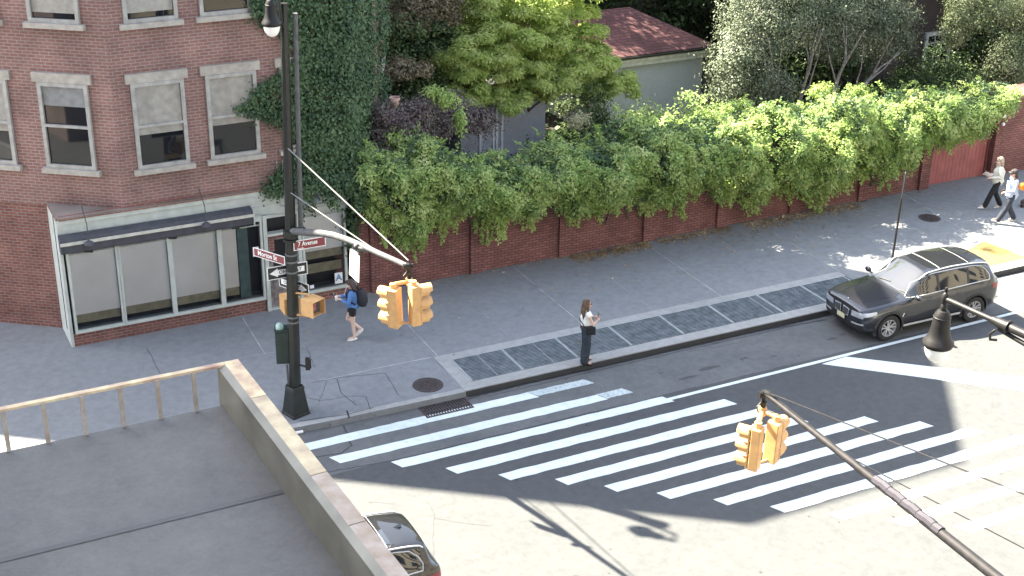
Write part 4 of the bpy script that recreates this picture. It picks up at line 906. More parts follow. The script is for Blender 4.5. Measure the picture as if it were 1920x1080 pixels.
t,c,ux_,uy_,nn_,th=sign_plate('one_way_sign','angled black one way sign with its arrow pointing right, lowest sign on the corner pole','sign',cV,uV,.90,.28,signblack,border=white,draw=lambda mb,c,ux,uy,nn: oneway(mb,c,ux,uy,nn,True))
blacktxt(t,c,ux_,uy_,nn_,th,'ONE WAY',.11,-.06)
# white sign under the mast arm
b0=armpt(655,514); b1=armpt(673,530); t0=armpt(657,466); t1=armpt(674,480)
ws=thing('hanging_sign','blank sunlit white sign panel hanging under the mast arm','sign',tuple((t0+t1)/2))
nn_=Vector(pn)*.006; mb=MB(); mb.add([b0-nn_,b1-nn_,t1-nn_,t0-nn_,b0+nn_,b1+nn_,t1+nn_,t0+nn_],[(3,2,1,0),(4,5,6,7),(0,1,5,4),(1,2,6,5),(2,3,7,6),(3,0,4,7)]); mb.build('panel', white, ws)
mb=MB(); a_=armpt(660,450); b_=armpt(672,456); mb.tube([a_,(t0*.7+t1*.3)],.012,6); mb.tube([b_,(t0*.2+t1*.8)],.012,6); mb.tube([t0*.8+t1*.2+Vector((0,0,.03)),t0*.1+t1*.9+Vector((0,0,.03))],.018,6); mb.build('bracket', bandm, ws)
cm_=armpt(683,466); cc=thing('arm_camera','small grey sensor clamped under the mast arm beside the white sign','sensor',tuple(cm_))
mb=MB(); mb.tube([cm_+Vector((-.1,.05,0)),cm_+Vector((.06,-.08,-.02))],.045,10); mb.sph(cm_+Vector((.1,-.12,.0)),.05,10); mb.sph(cm_+Vector((-.12,.1,.03)),.06,10); mb.build('sensor_body', steel, cc, 50)
# pedestrian signals
def ped(label,c,f,s=.185):
    f=Vector(f).normalized(); up=Vector((0,0,1)); r_=f.cross(up).normalized(); c=Vector(c)
    t=thing('pedestrian_signal',label,'pedestrian light',tuple(c))
    mb=MB(); mb.obox(c-f*.04,r_,up,s,s*1.02,.10); mb.build('housing', yel, t, bevel=.012)
    mb=MB()
    for sx_,a,b in ((1,s,.008),(-1,s,.008)): mb.obox(c+f*.13+r_*sx_*(s-.004),f,up,.10,s*.98,.005)
    mb.obox(c+f*.13+up*(s-.004),f,r_,.10,s*.97,.005); mb.obox(c+f*.11-up*(s-.004),f,r_,.07,s*.97,.005); mb.build('visor', yel, t)
    mb=MB(); mb.obox(c+f*.066,r_,up,s*.93,s*.93,.004); ln=mb.build('lens', grey_l, t)
    mb=MB(); q=c+f*.072-r_*.0; 
    mb.obox(q-up*.04,r_,up,.055,.05,.002)
    for k in range(4): mb.obox(q+up*.06+r_*(-.045+.03*k),r_,up,.011,.06-.008*abs(k-1.5),.002)
    mb.obox(q+r_*.075-up*.01,(r_+up*.6),up,.03,.012,.002); mb.build('hand_symbol', handred, ln)
    mb=MB(); mb.tube([c-f*.1-up*.22,c-f*.1-up*.28,Vector((PX,PY,(c-up*.28).z))],.03,8); mb.tube([c-f*.1+up*.2,c-f*.1+up*.24,Vector((PX,PY,(c+up*.24).z))],.025,8); mb.build('bracket', yel, t, 50)
    return t
pc=camplane(584,573,(PX,PY,3.0),-.1); ped('orange-yellow pedestrian light right of the corner pole, lens to the right',pc,rt*.72-fw*.55)
pc=camplane(545,570,(PX,PY,3.0),.40); ped('pedestrian light half hidden behind the corner pole',pc,-rt*.35+fw*.75)
# cabinet
cb=camplane(541,662,(PX,PY,1.75),.0); bx=thing('signal_cabinet','dark green control cabinet strapped to the corner pole','cabinet',(cb.x,cb.y,1.2))
ua=Vector((.93,-.36,0)).normalized(); bc=Vector((PX,PY,1.78))-ua*.07+Vector((-.02,.22,0)); mb=MB(); mb.obox(bc,ua,(0,0,1),.20,.40,.15); mb.build('cabinet_body', boxgreen, bx, bevel=.01)
mb=MB(); mb.obox(bc+Vector((0,0,.405)),ua,(0,0,1),.215,.008,.165); mb.obox(bc+ua.cross(Vector((0,0,1)))*.153,ua,(0,0,1),.18,.37,.006); mb.build('cabinet_door', boxgreen, bx, bevel=.004)
mb=MB(); mb.lathe([(.085,0),(.085,.05),(.08,.08),(.06,.115),(.03,.135),(.001,.14)],bc+Vector((-.10,.02,.41)),n=20); mb.build('dome', mint, bx, 60)
pb=thing('push_button','black pedestrian push button unit on the right of the corner pole','push button',(PX+.3,PY-.1,1.5))
mb=MB(); q=camplane(577,682,(PX,PY,1.6),-.1); mb.obox(q,(1,-.5,0),(0,0,1),.05,.15,.035); mb.obox(q+Vector((.04,-.02,0)),(1,-.5,0),(0,0,1),.03,.11,.03); mb.build('button_box', blackm, pb, bevel=.01)
mb=MB(); mb.tube([q+Vector((0,0,-.08)),Vector((PX,PY,q.z-.08))],.025,8); mb.build('stem', blackm, pb)
mb=MB(); mb.tube([(PX-.13,PY+.02,.9),(PX-.14,PY+.02,1.4)],.025,8); mb.build('conduit', steel, pole)
# leaning sign pole behind the car
b0=at(1669,512,.15); t0=atY(1699,318,b0.y+.15); sp=thing('sign_pole','thin dark leaning sign post on the sidewalk behind the parked car','sign post',tuple(b0))
mb=MB(); mb.tube([b0,t0],.03,8); mb.build('post', dsteel, sp)
dd=(t0-b0); mb=MB(); mb.obox(b0+dd*.86,(.74,.67,0),dd,.15,.36,.006); mb.build('sign_panel', mat('sign_back_aluminium',(.14,.145,.15),.6,.1), sp)

# ================================================================== CARS
def subsurf_eval(o, lv=2):
    md=o.modifiers.new('s','SUBSURF'); md.levels=lv; md.render_levels=lv
    me=modified(o); o.modifiers.clear(); old=o.data; o.data=me; return o
def split_by_mat(o, names, root):
    """the lofted shell is cut into one mesh per material"""
    me=o.data; out=[]
    for mi,(nm,mm) in enumerate(names):
        bm=bmesh.new(); bm.from_mesh(me); bmesh.ops.delete(bm, geom=[f for f in bm.faces if f.material_index!=mi], context='FACES')
        if not bm.faces: bm.free(); out.append(None); continue
        for f in bm.faces: f.material_index=0
        m2=bpy.data.meshes.new(nm); bm.to_mesh(m2); bm.free(); m2.materials.append(mm); m2.shade_smooth(); m2.set_sharp_from_angle(angle=R(50))
        oo=bpy.data.objects.new(nm,m2); col.objects.link(oo); oo.parent=root; out.append(oo)
    return out
def car_paint(name,c):
    m,n,l,b=nt(name); b.inputs['Base Color'].default_value=rgb(c); b.inputs['Metallic'].default_value=.1; b.inputs['Roughness'].default_value=.4
    b.inputs['Coat Weight'].default_value=1; b.inputs['Coat Roughness'].default_value=.03; b.inputs['Coat IOR'].default_value=1.45
    tc=n.new('ShaderNodeTexCoord'); nz=n.new('ShaderNodeTexNoise'); nz.inputs['Scale'].default_value=400; l.new(tc.outputs['Object'],nz.inputs['Vector'])
    cr=n.new('ShaderNodeValToRGB'); cr.color_ramp.elements[0].color=rgb(tuple(v*.8 for v in c)); cr.color_ramp.elements[1].color=rgb(tuple(v*1.25 for v in c)); l.new(nz.outputs[0],cr.inputs[0]); l.new(cr.outputs[0],b.inputs['Base Color']); return m
chrome=mat('satin_chrome',(.55,.56,.57),.35,.3,var=.03); rubber=mat('tyre_rubber',(.016,.016,.017),.85); alloy=mat('alloy_wheel',(.42,.42,.43),.4,.2,var=.05); trimb=mat('black_cladding',(.02,.02,.022),.6)
carglass=mat('tinted_car_glass',(.012,.014,.016),.03,0,var=.0,spec=.5,coat=1); hlglass=mat('headlamp_glass',(.42,.44,.47),.15,.1,coat=1); redl=mat('red_tail_lamp',(.20,.012,.018),.2,coat=1); silverp=mat('silver_trim',(.45,.46,.47),.4,.15)
interior=mat('car_interior',(.03,.028,.026),.8)
def make_car(name,label,cat,paint,loc,rz):
    t=thing(name,label,cat,(0,0,0)); 
    # stations: x, z_sill, y_low, z_low, y_mid, z_mid, y_sh, z_sh, y_belt, z_belt, y_roof, z_roof, z_centre
    ST=[(0.00,.42,.55,.48,.62,.62,.60,.80,.56,.86,.30,.88,.89),
        (0.05,.30,.74,.40,.80,.60,.76,.82,.68,.90,.36,.93,.94),
        (0.22,.24,.86,.36,.90,.60,.88,.84,.78,.94,.42,.97,.985),
        (0.55,.22,.91,.34,.94,.60,.93,.87,.84,.985,.48,1.015,1.03),
        (0.95,.22,.92,.34,.945,.62,.94,.90,.86,1.02,.52,1.055,1.07),
        (1.32,.22,.915,.32,.94,.62,.935,.92,.86,1.04,.56,1.09,1.105),
        (1.46,.22,.91,.32,.938,.62,.933,.93,.86,1.05,.64,1.12,1.15),
        (2.12,.22,.90,.32,.935,.62,.93,.94,.86,1.055,.64,1.575,1.625),
        (2.30,.22,.90,.32,.935,.62,.93,.945,.86,1.06,.64,1.605,1.655),
        (2.95,.22,.90,.32,.935,.62,.93,.96,.86,1.075,.645,1.625,1.675),
        (3.05,.22,.90,.32,.935,.62,.93,.963,.86,1.078,.645,1.625,1.675),
        (3.72,.22,.91,.32,.94,.62,.935,.985,.865,1.10,.63,1.60,1.655),
        (3.95,.22,.915,.33,.942,.63,.935,.99,.865,1.12,.615,1.58,1.64),
        (4.20,.23,.90,.36,.935,.64,.925,1.0,.85,1.17,.585,1.55,1.60),
        (4.33,.25,.89,.38,.925,.64,.915,1.0,.83,1.19,.56,1.50,1.56),
        (4.50,.30,.85,.42,.89,.64,.87,1.0,.79,1.12,.54,1.16,1.19),
        (4.60,.40,.70,.48,.78,.64,.76,.92,.70,1.0,.45,1.04,1.05)]
    NP=9; V=[]; 
    for s in ST:
        x,zs,yl,zl,ym,zm,ys,zsh,yb,zb,yr,zr,zc=s
        half=[(0,zs),(yl*.85,zs),(yl,zl),(ym,zm),(ys,zsh),(yb,zb),((yb*.12+yr*.88),(zb*.12+zr*.88)),(yr*.9,zr+(zc-zr)*.35),(0,zc)]
        V.append([(x,y,z) for y,z in half]+[(x,-y,z) for y,z in half[-2:0:-1]])
    n=len(V[0]); verts=[p for r in V for p in r]; faces=[];mi=[]
    def mat_of(i,j):
        # j index around the section: 5 = side glass band (belt to roof edge), 6 = roof rail band, 7 = roof top
        jj=j if j<8 else n-1-j
        if i in (6,) and jj in (7,6): return 1                      # windscreen
        if i in (14,) and jj in (7,6): return 2                      # rear window
        if jj==5 and 7<=i<=12: return 3      # side glass
        if jj==5 and i==6: return 3
        if jj==7 and i in (8,9,10): return 4                         # roof glass
        if jj in (0,1): return 5                                     # underside / sill cladding
        return 0
    for i in range(len(V)-1):
        for j in range(n):
            faces.append((i*n+j,i*n+(j+1)%n,(i+1)*n+(j+1)%n,(i+1)*n+j)); mi.append(mat_of(i,j))
    faces.append(tuple(range(n))[::-1]); mi.append(0); faces.append(tuple(range((len(V)-1)*n,len(V)*n))); mi.append(0)
    me=bpy.data.meshes.new('shell'); me.from_pydata(verts,[],faces); 
    mats_=[paint,carglass,carglass,carglass,carglass,trimb]
    for q in mats_: me.materials.append(q)
    me.polygons.foreach_set('material_index',mi)
    bm=bmesh.new(); bm.from_mesh(me); bmesh.ops.recalc_face_normals(bm,faces=bm.faces)
    cl=bm.edges.layers.float.get('crease_edge') or bm.edges.layers.float.new('crease_edge')
    for e in bm.edges:
        a,b=e.verts[0].index,e.verts[1].index; ia,ja=divmod(a,n); ib,jb=divmod(b,n)
        ja2=ja if ja<=8 else n-ja; jb2=jb if jb<=8 else n-jb
        if ja2==jb2:
            if ja2==5: e[cl]=.55 if ia>=5 else .35
            if ja2==4: e[cl]=.45
            if ja2==6 and ia>=6: e[cl]=.5
            if ja2 in (1,2): e[cl]=.4
            if ja2==7 and 8<=ia<=11 : e[cl]=.4
            if ja2==6 and ia<6: e[cl]=.35
        elif ia==ib and ia in (6,7) and min(ja2,jb2)>=5: e[cl]=.5
        elif ia==ib and ia in (14,15) and min(ja2,jb2)>=5: e[cl]=.4
        elif ia==ib and ia in (8,11) and min(ja2,jb2)>=7: e[cl]=.5
    bm.to_mesh(me); bm.free()
    o=bpy.data.objects.new('shell',me); col.objects.link(o); subsurf_eval(o,3)
    # wheel wells
    WX=(.84,3.70); WR=.365
    for x in WX:
        for sg in (1,-1):
            cmb=MB(); cmb.tube([(x,sg*.60,WR),(x,sg*1.1,WR)],WR+.055,36); c=cmb.build('cut',trimb)
            md=o.modifiers.new('b','BOOLEAN'); md.operation='DIFFERENCE'; md.solver='EXACT'; md.object=c
            me2=modified(o); o.modifiers.clear(); o.data=me2; bpy.data.objects.remove(c)
    parts=split_by_mat(o,[('body',paint),('windscreen',carglass),('rear_window',carglass),('side_windows',carglass),('roof_glass',carglass),('sill_cladding',trimb)],t)
    bvh=BVHTree.FromPolygons([v.co for v in o.data.vertices],[tuple(p.vertices) for p in o.data.polygons])
    bpy.data.objects.remove(o)
    body=parts[0]; side=parts[3]
    # split side glass left/right
    if side:
        me3=side.data
        for sg,nm in ((1,'L'),(-1,'Rr')):
            bm=bmesh.new(); bm.from_mesh(me3); bmesh.ops.delete(bm,geom=[f for f in bm.faces if f.calc_center_median().y*sg<0],context='FACES')
            m2=bpy.data.meshes.new('side_window'); bm.to_mesh(m2); bm.free(); m2.materials.append(carglass); m2.shade_smooth()
            oo=bpy.data.objects.new('side_window',m2); col.objects.link(oo); oo.parent=t
        bpy.data.objects.remove(side)
    def drape(corners, origin_fn, d, off, nu=8, nv=6, th=0.0):
        """bilinear patch projected on the shell; corners in the plane of projection"""
        a,b,c,e=[Vector(q) for q in corners]; vs=[]
        for i in range(nu+1):
            for j in range(nv+1):
                u=i/nu; v=j/nv; p=(a*(1-u)+b*u)*(1-v)+(e*(1-u)+c*u)*v
                o_=origin_fn(p); hit=bvh.ray_cast(o_,d)
                q=hit[0] if hit[0] else o_+d*1.0
                vs.append(q-d*off)
        fs=[(i*(nv+1)+j,(i+1)*(nv+1)+j,(i+1)*(nv+1)+j+1,i*(nv+1)+j+1) for i in range(nu) for j in range(nv)]
        return vs,fs
    def front(nm,cs,m_,off=.006,par=None,nu=8,nv=6):
        mb=MB(); vs,fs=drape([(y,z,0) for y,z in cs],lambda p:Vector((-1,p.x,p.y)),Vector((1,0,0)),off,nu,nv); mb.add(vs,fs); return mb.build(nm,m_,par or t,40)
    def rear(nm,cs,m_,off=.006,par=None):
        mb=MB(); vs,fs=drape([(y,z,0) for y,z in cs],lambda p:Vector((6,p.x,p.y)),Vector((-1,0,0)),off); mb.add(vs,fs); return mb.build(nm,m_,par or t,40)
    def sidep(nm,cs,m_,sg,off=.005,par=None,nu=10,nv=3):
        mb=MB(); vs,fs=drape([(x,z,0) for x,z in cs],lambda p:Vector((p.x,sg*2,p.y)),Vector((0,-sg,0)),off,nu,nv); mb.add(vs,fs); return mb.build(nm,m_,par or t,40)
    def topp(nm,cs,m_,off=.005,par=None,nu=12,nv=3):
        mb=MB(); vs,fs=drape([(x,y,0) for x,y in cs],lambda p:Vector((p.x,p.y,3)),Vector((0,0,-1)),off,nu,nv); mb.add(vs,fs); return mb.build(nm,m_,par or t,40)
    # kidney grilles
    for sg in (1,-1):
        g=front('grille',[(sg*.03,.58),(sg*.27,.60),(sg*.30,.82),(sg*.05,.84)],chrome,.016)
        g2=front('grille_opening',[(sg*.055,.61),(sg*.25,.625),(sg*.275,.795),(sg*.07,.81)],mat('grille_black',(.006,.006,.007),.5),.022,g)
        mb=MB()
        for k in range(7):
            y=sg*(.075+k*.03); h=bvh.ray_cast(Vector((-1,y,.71)),Vector((1,0,0)))[0]; mb.box(h.x-.04,h.x-.026,y-.0035,y+.0035,.63,.79)
        mb.build('grille_bars', mat('grille_bar_grey',(.16,.16,.165),.4), g)
        hl_=front('headlight',[(sg*.38,.68),(sg*.78,.71),(sg*.80,.86),(sg*.38,.83)],hlglass,.008)
        front('headlight_lens',[(sg*.50,.74),(sg*.60,.75),(sg*.60,.82),(sg*.50,.81)],mat('lamp_inner',(.6,.62,.65),.15,.4),.012,hl_,4,4); front('headlight_lens',[(sg*.66,.76),(sg*.75,.77),(sg*.75,.83),(sg*.66,.82)],mat('lamp_inner',(.6,.62,.65),.15,.4),.012,hl_,4,4)
        sidep('headlight_corner',[(.08,.75),(.40,.82),(.42,.90),(.10,.86)],hlglass,sg,.006,hl_)
        front('lower_intake',[(sg*.40,.36),(sg*.72,.38),(sg*.76,.52),(sg*.44,.50)],trimb,.006)
        front('fog_trim',[(sg*.42,.48),(sg*.80,.52),(sg*.80,.565),(sg*.42,.525)],silverp,.016)
        tl=rear('tail_light',[(sg*.40,.90),(sg*.84,.88),(sg*.84,1.03),(sg*.42,1.0)],redl,.01); sidep('tail_light_side',[(4.22,.93),(4.52,.88),(4.52,1.02),(4.26,1.04)],redl,sg,.008,tl)
        # window chrome surround, door seams, handles, rails
        mb=MB()
        P_=[]
        for x in np.linspace(1.42,4.16,26):
            z=1.075+ (x-1.42)*.028; h=bvh.ray_cast(Vector((x,sg*2,z)),Vector((0,-sg,0)))[0]; P_.append(h+Vector((0,sg*.008,0)))
        mb.tube(P_,.013,6)
        P_=[]
        for x,z in ((1.42,1.09),(1.75,1.33),(2.05,1.50),(2.3,1.562),(2.7,1.575),(3.2,1.575),(3.7,1.55),(3.98,1.50),(4.12,1.38),(4.19,1.26),(4.16,1.155)):
            h=bvh.ray_cast(Vector((x,sg*2,z)),Vector((0,-sg,0)))[0]
            if h: P_.append(h+Vector((0,sg*.008,0)))
        mb.tube(P_,.012,6); mb.build('window_trim', chrome, t, 60)
        mb=MB(); P_=[]
        for x in np.linspace(1.95,4.2,22):
            h=bvh.ray_cast(Vector((x,sg*.615,3)),Vector((0,0,-1)))[0]; P_.append(h+Vector((0,0,.03)))
        mb.tube([P_[0]-Vector((.06,0,.03))]+P_+[P_[-1]-Vector((-.06,0,.05))],.018,8); mb.build('roof_rail', silverp, t, 60)
        for cs in ([(2.38,.40),(2.395,.40),(2.395,1.04),(2.38,1.04)],[(3.36,.62),(3.375,.62),(3.375,1.06),(3.36,1.06)],[(1.36,.40),(1.375,.40),(1.375,.98),(1.36,.98)]):
            sidep('door_seam',cs,blackm,sg,.002,body,1,8)
        sidep('pillar',[(2.42,1.10),(2.50,1.10),(2.50,1.56),(2.42,1.56)],trimb,sg,.006,None,2,8); sidep('pillar',[(3.42,1.12),(3.49,1.12),(3.52,1.54),(3.46,1.54)],trimb,sg,.006,None,2,8)
        for x in (2.12,3.10):
            h=bvh.ray_cast(Vector((x,sg*2,.965)),Vector((0,-sg,0)))[0]; mb=MB(); mb.tube([h+Vector((-.09,sg*.0,0)),h+Vector((-.07,sg*.03,0)),h+Vector((.09,sg*.03,.004)),h+Vector((.11,0,.004))],.014,8); mb.build('door_handle', paint, t, 60)
        # mirror
        mb=MB(); mb.tube([(1.62,sg*.86,1.08),(1.60,sg*.95,1.10)],.03,8); mb.sph((1.60,sg*1.03,1.14),.12,16,(.55,1.0,.62)); mi_=mb.build('mirror', paint, t, 60)
        # side vent + skirt
        sidep('fender_vent',[(1.20,.60),(1.24,.58),(1.30,.72),(1.27,.74)],silverp,sg,.008,None,2,4)
        sidep('side_skirt',[(1.30,.33),(3.22,.33),(3.22,.40),(1.30,.40)],silverp,sg,.035,None,20,2)
        for x in WX:
            mb=MB(); vs=[];fs=[]; k=26
            for j in range(k+1):
                a=R(-18)+R(216)*j/k; 
                for rr_,o_ in ((WR+.05,.0),(WR+.05,.012),(WR+.115,.012),(WR+.12,.0)):
                    px_=x+rr_*math.cos(a); pz_=max(.2,WR+rr_*math.sin(a)); h=bvh.ray_cast(Vector((px_,sg*2,pz_)),Vector((0,-sg,0)))[0]
                    y_=abs(h.y) if h and abs(h.y)>.8 else .93
                    vs.append((px_,sg*(y_+o_),pz_))
            for j in range(k):
                for q in range(3): fs.append((j*4+q,j*4+q+1,j*4+4+q+1,j*4+4+q))
            mb.add(vs,fs); mb.build('wheel_arch', trimb, t, 50)
            w=bpy.data.objects.new('wheel',None); 
            wm=MB(); cx_=(x,sg*.83,WR)
            wm.lathe([(.235,-.105),(.30,-.12),(.35,-.11),(WR,-.07),(WR,.07),(.35,.11),(.30,.12),(.242,.105)],cx_,(0,sg,0),n=40); wh=wm.build('wheel', rubber, t, 40)
            rm=MB(); rm.lathe([(.242,.10),(.232,.105),(.222,.08),(.222,-.05)],cx_,(0,sg,0),n=40); rm.lathe([(.0,.075),(.04,.08),(.055,.06)],cx_,(0,sg,0),n=16)
            for k2 in range(5):
                for da in (-.16,.16):
                    a=2*PI*k2/5+.3+da; c0=Vector((x+math.cos(a*1.0)*.04,sg*(.83+.06),WR+math.sin(a)*.04)); a2=a+da*.55; c1=Vector((x+math.cos(a2)*.228,sg*(.83+.085),WR+math.sin(a2)*.228))
                    dr=(c1-c0); rm.obox((c0+c1)/2,dr,(0,sg,0),dr.length/2,.014,.016)
            rm.build('rim', alloy, wh, 40)
            dm=MB(); dm.disc((x,sg*.83,WR),(0,sg,0),.222,30); dm.build('brake_disc', trimb, wh)
    # hood creases, roof divider, plates
    for sg in (1,-1): topp('hood_crease',[(.30,sg*.40),(1.25,sg*.58),(1.25,sg*.60),(.30,sg*.425)],mat('crease_highlight_paint',(.05,.05,.055),.25,.5,coat=1),.004,body)
    front('lower_grille',[(-.38,.30),(.38,.30),(.36,.42),(-.36,.42)],trimb,.008); front('skid_trim',[(-.62,.265),(.62,.265),(.58,.30),(-.58,.30)],silverp,.02,nu=12)
    pl=front('number_plate',[(-.155,.47),(.155,.47),(.155,.615),(-.155,.615)],mat('pale_yellow_plate',(.60,.58,.38),.5,var=.05),.03,nu=1,nv=1)
    front('plate_frame',[(-.17,.455),(.17,.455),(.17,.63),(-.17,.63)],trimb,.024,nu=1,nv=1)
    rear('number_plate',[(-.155,.76),(.155,.76),(.155,.88),(-.155,.88)],mat('pale_yellow_plate',(.60,.58,.38),.5,var=.05),.02)
    rear('rear_bumper',[(-.72,.34),(.72,.34),(.76,.50),(-.76,.50)],trimb,.012)
    mb=MB(); h=bvh.ray_cast(Vector((-1,0,.885)),Vector((1,0,0)))[0]; hz=bvh.ray_cast(Vector((.16,0,3)),Vector((0,0,-1)))[0]; mb.disc(hz+Vector((0,0,.008)),(-.3,0,1),.04,20); em=mb.build('bonnet_emblem', mat('emblem_ring',(.02,.02,.022),.3), t)
    mb=MB()
    for k,cm2 in ((0,0),(1,0)):
        a0=k*PI; c_=hz+Vector((0,0,.010)); nz_=6; q=Vector((0,0,1)).rotation_difference(Vector((-.3,0,1)).normalized()).to_matrix()
        mb.add([c_]+[c_+q@Vector((.026*math.cos(a0+PI/2*j/nz_),.026*math.sin(a0+PI/2*j/nz_),0)) for j in range(nz_+1)],[tuple(range(nz_+2))])
    mb.build('emblem_quarters', white, em)
    mb=MB(); P_=[bvh.ray_cast(Vector((2.62,y,3)),Vector((0,0,-1)))[0]+Vector((0,0,.006)) for y in np.linspace(-.55,.55,10)]; mb.tube(P_,.006,5); mb.build('roof_divider', silverp, t)
    mb=MB(); P_=[bvh.ray_cast(Vector((3.60,y,3)),Vector((0,0,-1)))[0]+Vector((0,0,.004)) for y in np.linspace(-.55,.55,10)]; mb.tube(P_,.004,5); mb.build('roof_divider', silverp, t)
    mb=MB(); q=bvh.ray_cast(Vector((4.0,0,3)),Vector((0,0,-1)))[0]; mb.add([q+Vector((-.09,-.0,0)),q+Vector((.09,-.035,0)),q+Vector((.09,.035,0)),q+Vector((.08,0,.07))],[(0,1,3),(0,3,2),(1,2,3),(0,2,1)]); mb.build('antenna', paint, t)
    for k in (-1,1):
        mb=MB(); P_=[]
        for u in np.linspace(0,1,8):
            y=k*.45-.42*u; x=1.47+.06*u; h=bvh.ray_cast(Vector((x,y,3)),Vector((0,0,-1)))[0]; P_.append(h+Vector((0,0,.018)))
        mb.tube(P_,.011,5); mb.build('wiper', blackm, t)
    t.location=loc; t.rotation_euler=(0,0,rz); t.scale=(.965,.965,.96); return t
grey_paint=car_paint('dark_grey_metallic',(.009,.011,.017)); black_paint=car_paint('black_metallic',(.003,.003,.0035))
car=make_car('parked_car','dark grey SUV with a panoramic roof parked along the kerb','car',grey_paint,(22.22,25.28,0),R(-1.2))
car2=copy_tree(car); car2.location=(8.40-4.6*.965,19.86,0); car2.rotation_euler=(0,0,0)
car2.name='moving_car'; tag(car2,'black car cut off by the rusty ledge at the bottom of the picture','car')
for o in list(car2.children):
    if o.data and o.data.materials and o.data.materials[0] is grey_paint:
        o.data=o.data.copy(); o.data.materials[0]=black_paint

# ================================================================== FOREGROUND LEDGE
ZR=14.0; K0=at(446,673,ZR); K1=at(770,1082,ZR); KL=at(-200,803,ZR)
lt = thing('rooftop_ledge','flat grey roof with a rusty cream metal rail and coping in the bottom left corner','roof ledge',(K0.x,K0.y,13.8))
u1=(K1-K0).normalized(); u0=(KL-K0).normalized(); n1=Vector((-u1.y,u1.x,0)); 
if n1.dot(KL-K0)<0: n1=-n1
n0=Vector((-u0.y,u0.x,0)); 
if n0.dot(K1-K0)<0: n0=-n0
Lr=(K1-K0).length*1.35
W=.046
mb=MB(); cuts=[0,.27,.56,.80,1.03,Lr/((K1-K0).length)]
LL=(K1-K0).length
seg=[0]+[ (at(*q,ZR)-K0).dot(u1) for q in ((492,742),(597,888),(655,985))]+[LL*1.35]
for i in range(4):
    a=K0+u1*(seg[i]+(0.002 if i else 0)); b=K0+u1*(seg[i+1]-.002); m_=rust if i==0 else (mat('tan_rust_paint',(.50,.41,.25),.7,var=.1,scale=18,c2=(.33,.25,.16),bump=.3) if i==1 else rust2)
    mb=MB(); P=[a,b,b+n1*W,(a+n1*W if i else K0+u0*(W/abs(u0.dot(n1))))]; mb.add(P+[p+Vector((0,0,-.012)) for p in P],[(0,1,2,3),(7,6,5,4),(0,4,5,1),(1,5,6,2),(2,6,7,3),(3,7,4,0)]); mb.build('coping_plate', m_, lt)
mb=MB(); a=K0+n1*W; b=K0+u1*LL*1.35+n1*W; mb.add([a,b,b+n1*.02+Vector((0,0,-.012)),a+n1*.02+Vector((0,0,-.012)),b+n1*.022+Vector((0,0,-.35)),a+n1*.022+Vector((0,0,-.35))],[(0,1,2,3),(3,2,4,5)]); mb.build('coping_lip', mat('grey_flashing',(.25,.235,.185),.6,var=.2,scale=5), lt)
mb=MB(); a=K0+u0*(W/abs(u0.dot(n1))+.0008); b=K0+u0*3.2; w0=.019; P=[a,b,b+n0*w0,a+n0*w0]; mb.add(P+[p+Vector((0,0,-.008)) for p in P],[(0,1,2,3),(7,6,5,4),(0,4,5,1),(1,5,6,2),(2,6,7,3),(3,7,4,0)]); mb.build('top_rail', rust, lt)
Z2=ZR-.135
for k,xq in enumerate([362,294,224,152,80,5]):
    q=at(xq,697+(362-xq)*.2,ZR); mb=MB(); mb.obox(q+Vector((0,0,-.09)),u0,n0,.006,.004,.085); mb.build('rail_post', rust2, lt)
# the flat roof under it
Pin=K0+u0*.0+n0*.03+n1*.055; far_=K0+u0*6; 
mb=MB(); A=K0+n1*.04+n0*.02; B=K0+u1*6+n1*.04; Cc=K0+u1*6+u0*8; D=K0+u0*8
mb.add([(p.x,p.y,Z2) for p in (A,B,Cc,D)],[(0,1,2,3)]); mb.build('roof_surface', roofm, lt)
for q_ in (.55,1.25,2.0,2.8):
    mb=MB(); a=K0+u1*q_+n1*.07; b=a+u0*7; w_=u1*.02; mb.add([(a.x,a.y,Z2+.002),(b.x,b.y,Z2+.002),(b.x+w_.x,b.y+w_.y,Z2+.002),(a.x+w_.x,a.y+w_.y,Z2+.002)],[(0,1,2,3)]); mb.build('membrane_seam', mat('seam_tar',(.06,.058,.055),.7), lt)
mb=MB(); P4=[A+n1*-.02,B+n1*-.02,Cc,D]; mb.add([(p.x,p.y,Z2-.02) for p in P4]+[(p.x,p.y,0) for p in P4],[(0,4,5,1),(3,7,4,0),(0,1,2,3)]); mb.build('wall', brick_bld, lt)
tb_=thing('unseen_block','unseen tall plain block added on the left to shade the near roof','building',(-20,10,0))  # added out of view to cast shade over the rooftop ledge
mb=MB(); mb.box(-40,-9,-6,26,0,34); mb.build('wall', brick_grey, tb_)
ab_=thing('unseen_block','unseen dark brown block added far beyond the garden trees for car reflections','building',(35,62,0))  # added out of view, only to darken what the car reflects
mb=MB(); mb.box(6,95,60,70,0,22); mb.build('wall', brick_mat('dark_brick',(.09,.06,.05),(.07,.05,.045),(.08,.07,.065),.3), ab_)
# sunlit building on the near side of the avenue (reflected in the car, bounces light)
nb=thing('beige_building','beige stone building on the near side of the avenue','building',(24,-2,0))
mb=MB(); mb.box(13,70,-14,1.5,0,22); mb.build('wall', mat('beige_stone',(.26,.235,.19),.8,var=.08,scale=.6), nb)
mb=MB()
for r_ in range(6):
    for c_ in range(22): mb.box(14.2+c_*2.5,15.4+c_*2.5,1.5,1.56,1.4+r_*3.4,3.3+r_*3.4)
wo=mb.build('windows', glass_d, nb); wo['kind']='stuff'
struct(MB().box(-30,120,1.56,6.2,-.02,.15).build('near_sidewalk', walk))

